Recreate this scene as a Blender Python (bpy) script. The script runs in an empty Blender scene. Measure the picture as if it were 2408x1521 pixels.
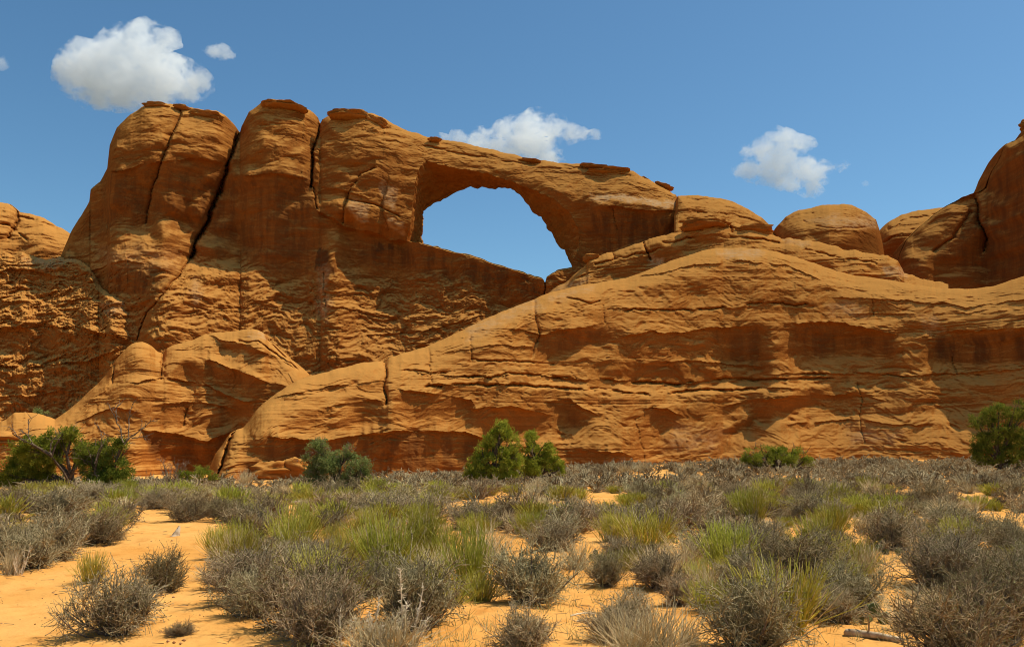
import bpy, math, random
import numpy as np

# ------------------------------------------------------------------ scene
scene = bpy.context.scene
scene.render.engine = 'CYCLES'
scene.view_settings.view_transform = 'Standard'
scene.view_settings.look = 'None'
scene.view_settings.exposure = 0.0
scene.cycles.use_denoising = True
scene.cycles.filter_width = 1.05
scene.cycles.max_bounces = 16
scene.cycles.diffuse_bounces = 2
scene.cycles.volume_bounces = 14
scene.cycles.transparent_max_bounces = 16
COL = scene.collection
R = math.radians

# ------------------------------------------------------------------ camera
F = 2085.0                     # focal length in photo units (photo read at 2408 x 1521)
CX, CY, HZ = 1204.0, 760.5, 1050.0
CAMZ = 1.7
PITCH = math.atan((HZ - CY) / F)
cam_d = bpy.data.cameras.new("camera")
cam_d.sensor_width = 36.0
cam_d.lens = 36.0 * F / 2408.0
cam_d.clip_start = 0.1
cam_d.clip_end = 20000
cam = bpy.data.objects.new("camera", cam_d)
COL.objects.link(cam)
cam.location = (0, 0, CAMZ)
cam.rotation_euler = (R(90) + PITCH, 0, 0)
scene.camera = cam
CP, SP = math.cos(PITCH), math.sin(PITCH)

def at(px, py, Y):
    """world point at depth Y seen at photo position px, py (arrays allowed)"""
    dx = (np.asarray(px, float) - CX) / F
    dy = (CY - np.asarray(py, float)) / F
    ry = CP - dy * SP
    rz = SP + dy * CP
    t = Y / ry
    return dx * t, Y + 0 * t, CAMZ + rz * t

# ------------------------------------------------------------------ noise
_rng = np.random.RandomState(7)
_PERM = _rng.permutation(256).astype(np.int64)
_PERM = np.concatenate([_PERM, _PERM, _PERM, _PERM])
_G = _rng.normal(size=(256, 3)); _G /= np.linalg.norm(_G, axis=1)[:, None]

_P32 = _PERM.astype(np.int32)
_GX, _GY, _GZ = [np.ascontiguousarray(_G[:, i]).astype(np.float32) for i in range(3)]

def perlin(x, y, z):
    x, y, z = np.broadcast_arrays(np.asarray(x, float), np.asarray(y, float), np.asarray(z, float))
    fx, fy, fz = np.floor(x), np.floor(y), np.floor(z)
    xf, yf, zf = (x - fx).astype(np.float32), (y - fy).astype(np.float32), (z - fz).astype(np.float32)
    xi, yi, zi = fx.astype(np.int32) & 255, fy.astype(np.int32) & 255, fz.astype(np.int32) & 255
    u, v, w = [t * t * t * (t * (t * 6 - 15) + 10) for t in (xf, yf, zf)]
    lz = []
    for c in (0, 1):
        ly = []
        for b in (0, 1):
            lx = []
            for a in (0, 1):
                h = _P32[_P32[_P32[xi + a] + yi + b] + zi + c]
                lx.append(_GX[h] * (xf - a) + _GY[h] * (yf - b) + _GZ[h] * (zf - c))
            ly.append(lx[0] + u * (lx[1] - lx[0]))
        lz.append(ly[0] + v * (ly[1] - ly[0]))
    return ((lz[0] + w * (lz[1] - lz[0])) * 1.5).astype(float)

def fbm(x, y, z, octv=4, gain=0.5):
    a, s, o = 1.0, 1.0, 0
    for i in range(octv):
        o = o + a * perlin(x * s + 17.3 * i, y * s + 5.1 * i, z * s + 9.7 * i)
        a *= gain; s *= 2.03
    return o

def ridged(x, y, z, octv=3, gain=0.5):
    a, s, o = 1.0, 1.0, 0
    for i in range(octv):
        o = o + a * (1 - 2 * np.abs(perlin(x * s + 7.3 * i, y * s + 15.1 * i, z * s + 3.7 * i)))
        a *= gain; s *= 2.1
    return o

def worley(x, y, z):
    """F1 distance on a jittered lattice"""
    x, y, z = np.broadcast_arrays(np.asarray(x, float), np.asarray(y, float), np.asarray(z, float))
    xi, yi, zi = np.floor(x).astype(np.int64), np.floor(y).astype(np.int64), np.floor(z).astype(np.int64)
    best = np.full(x.shape, 9.0); bid = np.zeros(x.shape)
    for a in (-1, 0, 1):
        for b in (-1, 0, 1):
            for c in (-1, 0, 1):
                h = _PERM[_PERM[_PERM[(xi + a) & 255] + ((yi + b) & 255)] + ((zi + c) & 255)]
                g = _G[h] * 0.45
                d = np.sqrt((xi + a + .5 + g[..., 0] - x) ** 2 + (yi + b + .5 + g[..., 1] - y) ** 2 + (zi + c + .5 + g[..., 2] - z) ** 2)
                m = d < best
                best = np.where(m, d, best); bid = np.where(m, h / 255.0, bid)
    return best, bid

def sstep(a, b, x):
    t = np.clip((x - a) / (b - a), 0, 1)
    return t * t * (3 - 2 * t)

def quant(n, soft=0.15):
    """terraced copy of n: flat plates with quick steps between them"""
    f = np.floor(n); t = n - f
    return f + sstep(0.5 - soft, 0.5 + soft, t)

# ------------------------------------------------------------------ polygons in the photo plane
def seg_dist(px, py, P, closed):
    P = np.asarray(P, float)
    best = np.full(px.shape, 1e9)
    n = len(P)
    for i in range(n if closed else n - 1):
        a, b = P[i], P[(i + 1) % n]
        d = b - a
        L = max(float(d @ d), 1e-9)
        t = np.clip(((px - a[0]) * d[0] + (py - a[1]) * d[1]) / L, 0, 1)
        best = np.minimum(best, (px - a[0] - t * d[0]) ** 2 + (py - a[1] - t * d[1]) ** 2)
    return np.sqrt(best)

def inside(px, py, P):
    P = np.asarray(P, float)
    r = np.zeros(px.shape, bool)
    n = len(P)
    for i in range(n):
        x0, y0 = P[i]; x1, y1 = P[(i + 1) % n]
        if y0 == y1:
            continue
        c = ((y0 > py) != (y1 > py)) & (px < (x1 - x0) * (py - y0) / (y1 - y0) + x0)
        r ^= c
    return r

def sdist(px, py, P):
    """signed distance, positive inside (photo units); skips far points"""
    P = np.asarray(P, float)
    out = np.full(px.shape, -200.0)
    m = 60
    k = (px > P[:, 0].min() - m) & (px < P[:, 0].max() + m) & (py > P[:, 1].min() - m) & (py < P[:, 1].max() + m)
    if k.any():
        x, y = px[k], py[k]
        d = seg_dist(x, y, P, True)
        out[k] = np.where(inside(x, y, P), d, -d)
    return out

def pdist(px, py, P):
    P = np.asarray(P, float)
    out = np.full(px.shape, 500.0)
    m = 150
    k = (px > P[:, 0].min() - m) & (px < P[:, 0].max() + m) & (py > P[:, 1].min() - m) & (py < P[:, 1].max() + m)
    if k.any():
        out[k] = seg_dist(px[k], py[k], P, False)
    return out

# ------------------------------------------------------------------ object helpers
def tag(o, label=None, cat=None, group=None, kind=None):
    if label: o['label'] = label
    if cat: o['category'] = cat
    if group: o['group'] = group
    if kind: o['kind'] = kind
    return o

def mesh_data(name, V, Fc, smooth=True, attrs=None):
    V = np.asarray(V, np.float32); Fc = np.asarray(Fc, np.int32)
    me = bpy.data.meshes.new(name)
    n, k = Fc.shape
    me.vertices.add(len(V)); me.vertices.foreach_set("co", V.ravel())
    me.loops.add(n * k); me.loops.foreach_set("vertex_index", Fc.ravel())
    me.polygons.add(n)
    me.polygons.foreach_set("loop_start", np.arange(0, n * k, k, dtype=np.int32))
    me.polygons.foreach_set("loop_total", np.full(n, k, np.int32))
    if smooth:
        me.polygons.foreach_set("use_smooth", np.ones(n, bool))
    me.update(calc_edges=True)
    me.validate()
    for an, av in (attrs or {}).items():
        at_ = me.attributes.new(an, 'FLOAT', 'POINT')
        at_.data.foreach_set("value", np.asarray(av, np.float32).ravel())
    return me

def add_obj(name, me, mat, parent=None):
    o = bpy.data.objects.new(name, me)
    COL.objects.link(o)
    if mat is not None and len(me.materials) == 0:
        me.materials.append(mat)
    if parent is not None:
        o.parent = parent
    return o

def grid_faces(ny, nx, keep=None, flip=False):
    i = np.arange((ny - 1) * (nx - 1))
    r, c = i // (nx - 1), i % (nx - 1)
    a = r * nx + c
    f = np.stack([a, a + nx, a + nx + 1, a + 1], 1)
    if flip: f = f[:, ::-1]
    if keep is not None: f = f[keep.ravel()]
    return f

# ------------------------------------------------------------------ materials
def nodes_of(name):
    m = bpy.data.materials.new(name)
    m.use_nodes = True
    nt = m.node_tree
    for n in list(nt.nodes): nt.nodes.remove(n)
    out = nt.nodes.new('ShaderNodeOutputMaterial')
    return m, nt, out

def N(nt, t, **kw):
    n = nt.nodes.new('ShaderNode' + t)
    for k, v in kw.items():
        if k.startswith('i_'):
            key = k[2:]
            key = int(key) if key.isdigit() else key.replace('_', ' ')
            n.inputs[key].default_value = v
        else:
            setattr(n, k, v)
    return n

def mixc(nt, fac, a, b, mode='MIX'):
    n = nt.nodes.new('ShaderNodeMix'); n.data_type = 'RGBA'; n.blend_type = mode
    for s, v in ((0, fac), (6, a), (7, b)):
        if hasattr(v, 'is_linked'): nt.links.new(v, n.inputs[s])
        else: n.inputs[s].default_value = v if s == 0 else (*v, 1.0)[:4]
    return n.outputs[2]

def mth(nt, op, a, b=0.0, c=0.0, clamp=False):
    n = nt.nodes.new('ShaderNodeMath'); n.operation = op; n.use_clamp = clamp
    for i, v in enumerate((a, b, c)):
        if hasattr(v, 'is_linked'): nt.links.new(v, n.inputs[i])
        else: n.inputs[i].default_value = v
    return n.outputs[0]

def ramp(nt, v, a, b):
    n = nt.nodes.new('ShaderNodeMapRange'); n.clamp = True; n.interpolation_type = 'SMOOTHSTEP'
    nt.links.new(v, n.inputs[0]); n.inputs[1].default_value = a; n.inputs[2].default_value = b
    return n.outputs[0]

def pos_noise(nt, scale, detail=4.0, stretch=(1, 1, 1), rough=0.55, dist=0.0):
    g = nt.nodes.new('ShaderNodeNewGeometry')
    mp = nt.nodes.new('ShaderNodeMapping'); mp.inputs['Scale'].default_value = stretch
    nt.links.new(g.outputs['Position'], mp.inputs[0])
    n = N(nt, 'TexNoise'); n.inputs['Scale'].default_value = scale
    n.inputs['Detail'].default_value = detail; n.inputs['Roughness'].default_value = rough
    n.inputs['Distortion'].default_value = dist
    nt.links.new(mp.outputs[0], n.inputs['Vector'])
    return n.outputs[0]

def rock_material(name, c0, c1, c2, fine=1.0, steep=.55):
    m, nt, out = nodes_of(name)
    L = nt.links.new
    big = pos_noise(nt, 0.22, 5, (1, 1, 1.6))
    mid = pos_noise(nt, 1.3, 6, (1, 1, 2.2), .6)
    fin = pos_noise(nt, 9.0, 4, (1, 1, 1.3), .65)
    streak = pos_noise(nt, 1.1, 4, (1, 1, 0.09), .6)
    strata = pos_noise(nt, 0.9, 5, (0.12, 0.12, 2.6), .6, 0.6)
    c = mixc(nt, ramp(nt, big, .35, .68), c0, c1)
    c = mixc(nt, mth(nt, 'MULTIPLY', ramp(nt, mid, .45, .72), .6), c, c2)
    c = mixc(nt, mth(nt, 'MULTIPLY', ramp(nt, strata, .48, .68), .55), c, tuple(v * .60 for v in c0))
    band = pos_noise(nt, .55, 4, (.10, .10, 3.4), .55, .8)
    c = mixc(nt, mth(nt, 'MULTIPLY', ramp(nt, band, .55, .70), .45), c, tuple(min(1, v * 1.22) for v in c2))
    vs = pos_noise(nt, .75, 5, (1, 1, .12), .6)
    c = mixc(nt, mth(nt, 'MULTIPLY', mth(nt, 'MULTIPLY', ramp(nt, vs, .54, .72), ramp(nt, big, .42, .6)), .5), c, (.13, .048, .018))
    c = mixc(nt, mth(nt, 'MULTIPLY', ramp(nt, fin, .48, .75), .45), c, tuple(min(1, v * 1.3) for v in c2))
    c = mixc(nt, mth(nt, 'MULTIPLY', ramp(nt, fin, .5, .28), .4), c, tuple(v * .6 for v in c0))
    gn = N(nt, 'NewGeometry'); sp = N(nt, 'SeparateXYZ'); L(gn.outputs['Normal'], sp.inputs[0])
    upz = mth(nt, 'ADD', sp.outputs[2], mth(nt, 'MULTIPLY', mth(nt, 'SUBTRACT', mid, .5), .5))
    c = mixc(nt, mth(nt, 'MULTIPLY', ramp(nt, upz, .40, .05), steep), c, (.235, .070, .014))  # steep faces darkened: shade contrast put into the colour
    c = mixc(nt, mth(nt, 'MULTIPLY', ramp(nt, upz, .44, .86), .74), c, (.67, .312, .074))  # upward faces paled in the colour, to look more strongly sunlit
    st = N(nt, 'Attribute', attribute_name='stain_shade')  # darkens stains and hollows; on the cliff, shade put into the colour
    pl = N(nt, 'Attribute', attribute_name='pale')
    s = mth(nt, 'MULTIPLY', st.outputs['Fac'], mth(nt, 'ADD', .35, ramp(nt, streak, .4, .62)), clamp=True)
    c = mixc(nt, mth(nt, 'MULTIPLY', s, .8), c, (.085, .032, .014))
    c = mixc(nt, mth(nt, 'MULTIPLY', pl.outputs['Fac'], mth(nt, 'ADD', .25, ramp(nt, mid, .38, .6)), clamp=True), c, (.60, .36, .17))
    b = N(nt, 'BsdfDiffuse'); b.inputs['Roughness'].default_value = 0.6
    bp = N(nt, 'Bump'); bp.inputs['Strength'].default_value = .30 * fine; bp.inputs['Distance'].default_value = .10
    h = mth(nt, 'ADD', mth(nt, 'MULTIPLY', pos_noise(nt, 6.0, 8, (.8, .8, 2.0), .7), 1.0), mth(nt, 'MULTIPLY', fin, .35))
    L(h, bp.inputs['Height']); L(bp.outputs[0], b.inputs['Normal'])
    L(c, b.inputs['Color']); L(b.outputs[0], out.inputs[0])
    return m

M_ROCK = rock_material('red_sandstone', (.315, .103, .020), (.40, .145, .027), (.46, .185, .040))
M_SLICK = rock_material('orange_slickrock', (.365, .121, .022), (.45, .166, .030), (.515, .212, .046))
M_CLIFF = rock_material('shaded_sandstone', (.25, .078, .016), (.32, .11, .021), (.37, .14, .030))  # darker copy of the sandstone, with the cliff's shade in its colour
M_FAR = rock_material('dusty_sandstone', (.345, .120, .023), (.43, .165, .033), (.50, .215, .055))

def simple(name, c0, c1, scale=20, rough=.9, obj_var=0.0, trans=0.0, hue=None):
    m, nt, out = nodes_of(name)
    L = nt.links.new
    c = mixc(nt, ramp(nt, pos_noise(nt, scale, 3), .38, .64), c0, c1)
    if obj_var:
        oi = N(nt, 'ObjectInfo')
        v = mth(nt, 'ADD', mth(nt, 'MULTIPLY', oi.outputs['Random'], 2 * obj_var), 1 - obj_var)
        h = N(nt, 'HueSaturation'); L(v, h.inputs['Value']); L(c, h.inputs['Color'])
        if hue:
            L(mth(nt, 'ADD', mth(nt, 'MULTIPLY', mth(nt, 'FRACT', mth(nt, 'MULTIPLY', oi.outputs['Random'], 7.31)), 2 * hue), .5 - hue), h.inputs['Hue'])
        c = h.outputs[0]
    b = N(nt, 'BsdfDiffuse'); L(c, b.inputs['Color'])
    sh = b.outputs[0]
    if trans:
        t = N(nt, 'BsdfTranslucent'); L(c, t.inputs['Color'])
        mx = N(nt, 'MixShader'); mx.inputs[0].default_value = trans
        L(sh, mx.inputs[1]); L(t.outputs[0], mx.inputs[2]); sh = mx.outputs[0]
    L(sh, out.inputs[0])
    return m

# ------------------------------------------------------------------ sky and sun
SUN = np.array([0.47, 0.12, 0.87]); SUN /= np.linalg.norm(SUN)
SUN_EL = math.asin(SUN[2]); SUN_AZ = math.atan2(SUN[0], SUN[1])
w = bpy.data.worlds.new("World"); scene.world = w; w.use_nodes = True
nt = w.node_tree
bg = nt.nodes['Background']
sky = nt.nodes.new('ShaderNodeTexSky'); sky.sky_type = 'NISHITA'; sky.sun_disc = False
sky.sun_elevation = SUN_EL; sky.sun_rotation = SUN_AZ
sky.altitude = 1500; sky.air_density = 1.0; sky.dust_density = 1.5; sky.ozone_density = 1.2
hs = nt.nodes.new('ShaderNodeHueSaturation'); hs.inputs['Saturation'].default_value = 1.0
hs.inputs['Saturation'].default_value = 1.16
tint = nt.nodes.new('ShaderNodeMix'); tint.data_type = 'RGBA'; tint.blend_type = 'MULTIPLY'
tint.inputs[0].default_value = 1.0; tint.inputs[7].default_value = (.96, 1.15, 1.08, 1)
nt.links.new(sky.outputs[0], hs.inputs['Color']); nt.links.new(hs.outputs[0], tint.inputs[6]); nt.links.new(tint.outputs[2], bg.inputs[0])
bg.inputs[1].default_value = 0.118
sun_d = bpy.data.lights.new("sun", 'SUN'); sun_d.energy = 5.0; sun_d.angle = R(0.53); sun_d.color = (1.0, .945, .80)
sun = bpy.data.objects.new("sun", sun_d); COL.objects.link(sun)
from mathutils import Vector
sun.rotation_euler = Vector(SUN).to_track_quat('Z', 'Y').to_euler()
sun.location = (60, 0, 120)
# ------------------------------------------------------------------ the ground
def ground_h(x, y):
    x = np.asarray(x, float); y = np.asarray(y, float)
    z = 0.75 * sstep(20, 62, y) * sstep(-12, 30, x)
    z = z + 0.55 * np.exp(-(((x - 9.0) / 4.5) ** 2 + ((y - 47) / 6.0) ** 2))       # pale sand mound before the slab
    far = 1 - sstep(90, 160, y)
    z = z + far * (0.10 * perlin(x * .33, y * .33, 1.5) + 0.035 * perlin(x * 1.1, y * 1.1, 4.5))
    return z

def on_ground(px, py):
    """ground point seen at photo position px, py"""
    lo, hi = 3.0, 90.0
    f = lambda Y: (lambda p: p[2] - float(ground_h(p[0], p[1])))(at(px, py, Y))
    Y = lo
    prev = f(Y)
    while Y < hi:
        Y2 = Y * 1.03
        cur = f(Y2)
        if cur <= 0 < prev:
            a, b = Y, Y2
            for _ in range(20):
                m = .5 * (a + b)
                if f(m) > 0: a = m
                else: b = m
            p = at(px, py, .5 * (a + b))
            return float(p[0]), float(p[1]), float(ground_h(p[0], p[1]))
        Y, prev = Y2, cur
    p = at(px, py, hi)
    return float(p[0]), float(p[1]), float(ground_h(p[0], p[1]))

def build_ground():
    ys = np.concatenate([[-400, -60, -8, 1.0, 3.0], np.geomspace(4.0, 90, 620), [130, 200, 400, 900, 2500]])
    us = np.concatenate([[-30, -6, -2.2, -1.1], np.linspace(-0.72, 0.72, 620), [1.1, 2.2, 6, 30]])
    U, Y = np.meshgrid(us, ys)
    X = U * np.maximum(np.abs(Y), 4.0)
    Z = ground_h(X, Y)
    near = (1 - sstep(22, 40, Y)) * (Y > 2)
    # wind-softened ripples, old footprints and lumps in the sand
    tramp = sstep(-.25, .35, perlin(X * .45, Y * .45, 8.8))
    Z = Z + near * (0.016 * fbm(X * 3.1, Y * 3.1, 2.2, 3) + tramp * 0.020 * ridged(X * 4.3, Y * 3.0, 7.7, 2)
                    - tramp * 0.030 * np.clip(.32 - worley(X * 2.6, Y * 2.0, .5)[0], 0, 1) * 3)
    V = np.stack([X, Y, Z], -1).reshape(-1, 3)
    me = mesh_data('ground', V, grid_faces(len(ys), len(us), flip=True))
    m, nt, out = nodes_of('orange_sand')
    L = nt.links.new
    a = pos_noise(nt, .35, 4); b = pos_noise(nt, 2.4, 6, (1, 1, 1), .6); f = pos_noise(nt, 42, 4, (1, 1, 1), .7)
    c = mixc(nt, ramp(nt, a, .35, .65), (.65, .292, .066), (.74, .375, .105))
    c = mixc(nt, mth(nt, 'MULTIPLY', ramp(nt, b, .5, .72), .6), c, (.53, .195, .036))
    c = mixc(nt, mth(nt, 'MULTIPLY', ramp(nt, f, .56, .76), .6), c, (.34, .125, .03))
    c = mixc(nt, mth(nt, 'MULTIPLY', ramp(nt, f, .42, .28), .4), c, (.72, .40, .15))
    # the plain beyond is grey green scrubland, not bare sand
    g = N(nt, 'NewGeometry'); ln = nt.nodes.new('ShaderNodeVectorMath'); ln.operation = 'LENGTH'; L(g.outputs['Position'], ln.inputs[0])
    c = mixc(nt, mth(nt, 'MULTIPLY', ramp(nt, ln.outputs['Value'], 62, 130), .92), c, (.17, .145, .095))
    bs = N(nt, 'BsdfDiffuse'); L(c, bs.inputs['Color'])
    bp = N(nt, 'Bump'); bp.inputs['Strength'].default_value = .5; bp.inputs['Distance'].default_value = .03
    L(mth(nt, 'ADD', mth(nt, 'MULTIPLY', pos_noise(nt, 9, 6, (1, 1, 1), .65), 1.0), mth(nt, 'MULTIPLY', f, .25)), bp.inputs['Height'])
    L(bp.outputs[0], bs.inputs['Normal']); L(bs.outputs[0], out.inputs[0])
    o = add_obj('ground', me, m)
    tag(o, 'orange desert sand running up to the foot of the rocks', kind='structure')
build_ground()

# ------------------------------------------------------------------ rock sheets
def soften(A, k):
    """box blur along rows and columns, k passes"""
    for _ in range(k):
        A = (np.pad(A, ((0, 0), (1, 1)), 'edge')[:, :-2] + 2 * A + np.pad(A, ((0, 0), (1, 1)), 'edge')[:, 2:]) / 4
        A = (np.pad(A, ((1, 1), (0, 0)), 'edge')[:-2] + 2 * A + np.pad(A, ((1, 1), (0, 0)), 'edge')[2:]) / 4
    return A

def rock(name, label, cat, mat, top, bottom, crest_y, nx, ny, lean=.45, areas=(), cracks=(), crevices=(), ledges=(), Rr=2.0,
         detail=1.0, strata=0.15, flake=.12, bulge=.6, rough=0.0, pits=0.0, pale=(), stain_shade=(), jag=1.2, seed=0.0, hole=None,
         leak=9.0, crown=(1.5, 46), rough_from=(0, 1), back=True, jit=0.35, kind=None, shift=None, vpow=1.15):
    """A rock mass as a solid skin: its crest line runs at depth crest_y, its face leans back or overhangs
    as told by areas (outline, lean, softness) and is carved by cracks, crevices, ledges, flakes and pits."""
    top = np.asarray(top, float)
    x0, x1 = top[0, 0], top[-1, 0]
    detail *= .5; bulge *= .9; rough *= .95; flake *= .62; strata *= .68
    lean = lean + .08
    areas = [(p, (v - .06 if v < .15 else v + (.8 if v >= .9 else .2)), s_) for p, v, s_ in areas]
    # finer columns where the outline is steep
    s = np.concatenate([[0], np.cumsum(np.hypot(np.diff(top[:, 0]), .55 * np.diff(top[:, 1])))])
    px1 = np.interp(np.linspace(0, s[-1], nx), s, top[:, 0])
    pt1 = np.interp(np.linspace(0, s[-1], nx), s, top[:, 1])
    Yc = np.interp(px1, [q[0] for q in crest_y], [q[1] for q in crest_y])
    sm = Yc / F                                   # metres per photo unit
    pt1 = pt1 - jag / 1.0 * fbm(px1 * .035 + seed, seed * 3.1, .5, 4, .6) * 1.6
    pb1 = np.interp(px1, [q[0] for q in bottom], [q[1] for q in bottom])
    pb1 = np.maximum(pb1, pt1 + 4)
    v = np.linspace(0, 1, ny) ** vpow
    PY = pt1[None] + (pb1 - pt1)[None] * v[:, None]
    PX = np.repeat(px1[None], ny, 0)
    if hole is not None:
        def densify(P, amp, sd):
            P = np.asarray(P, float); Q = []
            for i in range(len(P)):
                a, b = P[i], P[(i + 1) % len(P)]
                nrm = np.array([-(b - a)[1], (b - a)[0]]) / max(np.hypot(*(b - a)), 1e-6)
                for k in range(6):
                    t = k / 6.0; q = a + (b - a) * t
                    w_ = amp * min(1, np.hypot(*(b - a)) / 25)
                    q = q + nrm * w_ * float(fbm(np.array([q[0] * .09]), np.array([q[1] * .09]), np.array([sd]), 3, .7)[0]) * (1 if q[1] < 600 else .35)
                    Q.append(q)
            return np.array(Q)
        front_loop, sky_loop = densify(hole[0], 3.2, 2.2), densify(hole[1], 4.2, 6.6)
    def snap(PX, PY, P):
        d = seg_dist(PX, PY, P, True)
        hx = (px1[-1] - px1[0]) / nx * .75
        k = d < hx
        # nearest point on the outline
        bx, by, bd = PX.copy(), PY.copy(), np.full(PX.shape, 1e9)
        n = len(P)
        for i in range(n):
            a, b = P[i], P[(i + 1) % n]; dd = b - a
            t = np.clip(((PX - a[0]) * dd[0] + (PY - a[1]) * dd[1]) / max(dd @ dd, 1e-9), 0, 1)
            qx, qy = a[0] + t * dd[0], a[1] + t * dd[1]
            e = (PX - qx) ** 2 + (PY - qy) ** 2
            u = e < bd
            bx[u], by[u], bd[u] = qx[u], qy[u], e[u]
        return np.where(k, bx, PX), np.where(k, by, PY)
    def keepmask(PX, PY, P):
        cx = (PX[:-1, :-1] + PX[1:, :-1] + PX[:-1, 1:] + PX[1:, 1:]) / 4
        cy = (PY[:-1, :-1] + PY[1:, :-1] + PY[:-1, 1:] + PY[1:, 1:]) / 4
        return ~inside(cx, cy, P)
    # warp the painted outlines a little so that no edge is ruler-drawn
    wx = PX + 13 * fbm(PX * .022, PY * .022, 3.3 + seed, 4, .6); wy = PY + 11 * fbm(PX * .022, PY * .022, 8.3 + seed, 4, .6)
    LE = np.full(PX.shape, float(lean)) if not callable(lean) else lean(PX, PY)
    LE = LE * (1 + .85 * fbm(PX * .005, PY * .022, 1.3 + seed, 3))
    DARK = np.zeros(PX.shape)
    LE = LE + crown[0] * np.exp(-(PY - pt1[None]) / crown[1]) * (1 + .5 * perlin(PX * .02, PY * .01, seed))
    for poly, val, soft in areas:
        d = sdist(wx, wy, poly)
        wgt = sstep(-soft, soft, d)
        DARK = DARK * (1 - wgt) + wgt * (val < .15)
        LE = LE * (1 - wgt) + val * wgt
    dpy = np.diff(PY, axis=0, prepend=PY[:1])
    base = np.interp(px1, px1, np.full(nx, np.nan)) if False else None
    lo = soften(LE, 2)
    base_l = np.full(PX.shape, 1.0) * (lean if not callable(lean) else 0.42)
    dz = dpy * sm[None]
    B = np.cumsum(base_l * dz, 0)
    D = np.zeros(PX.shape)
    for j in range(1, ny):                          # leaky integration: hollows come back out to the main slope
        p = np.pad(D[j - 1], 2, 'edge')
        p = .12 * p[:-4] + .2 * p[1:-3] + .36 * p[2:-2] + .2 * p[3:-1] + .12 * p[4:]
        D[j] = p * np.exp(-dz[j] / leak) + (lo[j] - base_l[j]) * dz[j]
    D = (np.pad(D, ((0, 0), (2, 2)), 'edge')[:, :-4] + np.pad(D, ((0, 0), (2, 2)), 'edge')[:, 4:] + np.pad(D, ((0, 0), (1, 1)), 'edge')[:, :-2] + np.pad(D, ((0, 0), (1, 1)), 'edge')[:, 2:] + D) / 5
    dc = seg_dist(PX, PY, np.stack([px1, pt1], 1)[::2], False) * sm[None]
    RND = Rr * np.sqrt(np.clip(1 - (1 - np.clip(dc / Rr, 0, 1)) ** 2, 0, 1))
    Y = Yc[None] - B - D - RND
    if shift is not None:
        Y = Y + shift(PX, PY)
    wob = 5 * fbm(PX * .03, PY * .03, 5.5 + seed, 3) + 1.2 * fbm(PX * .16, PY * .16, 1.5 + seed, 2)
    for line, h, Lg in ledges:                      # beds that stand proud above a line and break off along it
        q_ = np.array(line, float)
        yl = np.interp(PX, q_[:, 0], q_[:, 1]) + 5 * fbm(PX * .02, PY * 0, seed + q_[0, 1] * .37, 4, .6)
        up = yl - PY
        win = sstep(q_[0, 0] - 10, q_[0, 0] + 30, PX) * (1 - sstep(q_[-1, 0] - 30, q_[-1, 0] + 10, PX))
        win = win * sstep(-.55, .05, fbm(PX * .016, PY * 0, seed + q_[0, 1] * .11, 3))
        Y = Y - .68 * h * win * np.where(up > 0, np.exp(-np.maximum(up, 0) / Lg), np.exp(-np.maximum(-up, 0) / 2.2) * .25)
    for cr in cracks:
        line, wdt, dep, sh_w, sh_d = cr[:5]
        if len(cr) > 5:                              # one wall of the joint stands forward of the other
            q_ = np.array(line, float)
            xl = np.interp(PY, q_[:, 1], q_[:, 0])
            wy_ = sstep(q_[0, 1] - 30, q_[0, 1] + 20, PY) * (1 - sstep(q_[-1, 1] - 40, q_[-1, 1] + 20, PY))
            sd_ = PX + wob - xl
            Y = Y - cr[5] * wy_ * sstep(-1.5, 1.5, sd_) * np.exp(-np.maximum(sd_, 0) / 55)
        d = pdist(PX + wob, PY, line) / (1 + .7 * perlin(PX * .02, PY * .03, seed + line[0][0]))
        Y = Y + dep * .8 * np.exp(-(d / (wdt * .62)) ** 2) + sh_d * np.exp(-d / sh_w)
    for line, wdt, dep in crevices:
        d = pdist(PX + wob, PY + wob * .9, line)
        gate = sstep(-.35, .15, fbm(PX * .018 + 3, PY * .05, seed + 2.2, 3))
        Y = Y + gate * dep * np.exp(-(d / wdt) ** 2)
    X, _, Z = at(PX, PY, Y)
    fade = sstep(0, .6, dc)
    q = 5.0 + seed
    dx_ = X + .8 * fbm(X * .3, Y * .0, Z * .3 + q, 2); dzz = Z + .8 * fbm(X * .3 + 9, q, Z * .3, 2)
    n = bulge * fbm(dx_ * .16, q, dzz * .26, 3)
    n = n + detail * (.13 * fbm(dx_ * .6, q, dzz * 1.2, 4, .55) + .12 * ridged(dx_ * .32, q + 2, dzz * .95, 4, .55))
    if flake:
        fl = fbm(dx_ * .30, q + 4, dzz * .60, 4, .5) * 2.6
        n = n + flake * quant(fl, .07) * 1.0
        fl2 = fbm(dx_ * .9, q + 6, dzz * 1.6, 3, .5) * 2.2
        n = n + flake * .4 * quant(fl2, .10)
    if strata:
        zz = Z + .06 * X * math.sin(seed * 2.0) + .35 * fbm(X * .06, q, Z * .1, 3)
        gate = .35 + .65 * sstep(-.3, .3, fbm(X * .05, q + 9, Z * .5, 3))
        s1 = fbm(zz * .75, X * .012, q + 3, 3); s2 = perlin(zz * 2.4, X * .03, q + 8); s3 = perlin(zz * 5.5, X * .06, q + 1)
        n = n + strata * gate * (1.0 * quant(s1 * 2.6, .06) * .95 + .26 * quant(s2 * 2, .15) + .10 * s3)
    if rough:
        n = n + rough * sstep(rough_from[0], rough_from[1], PY) * (.5 * ridged(dx_ * .35, q + 11, dzz * .5, 5, .62) + .35 * fbm(dx_ * 1.2, q, dzz * 1.6, 4, .6))
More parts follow.
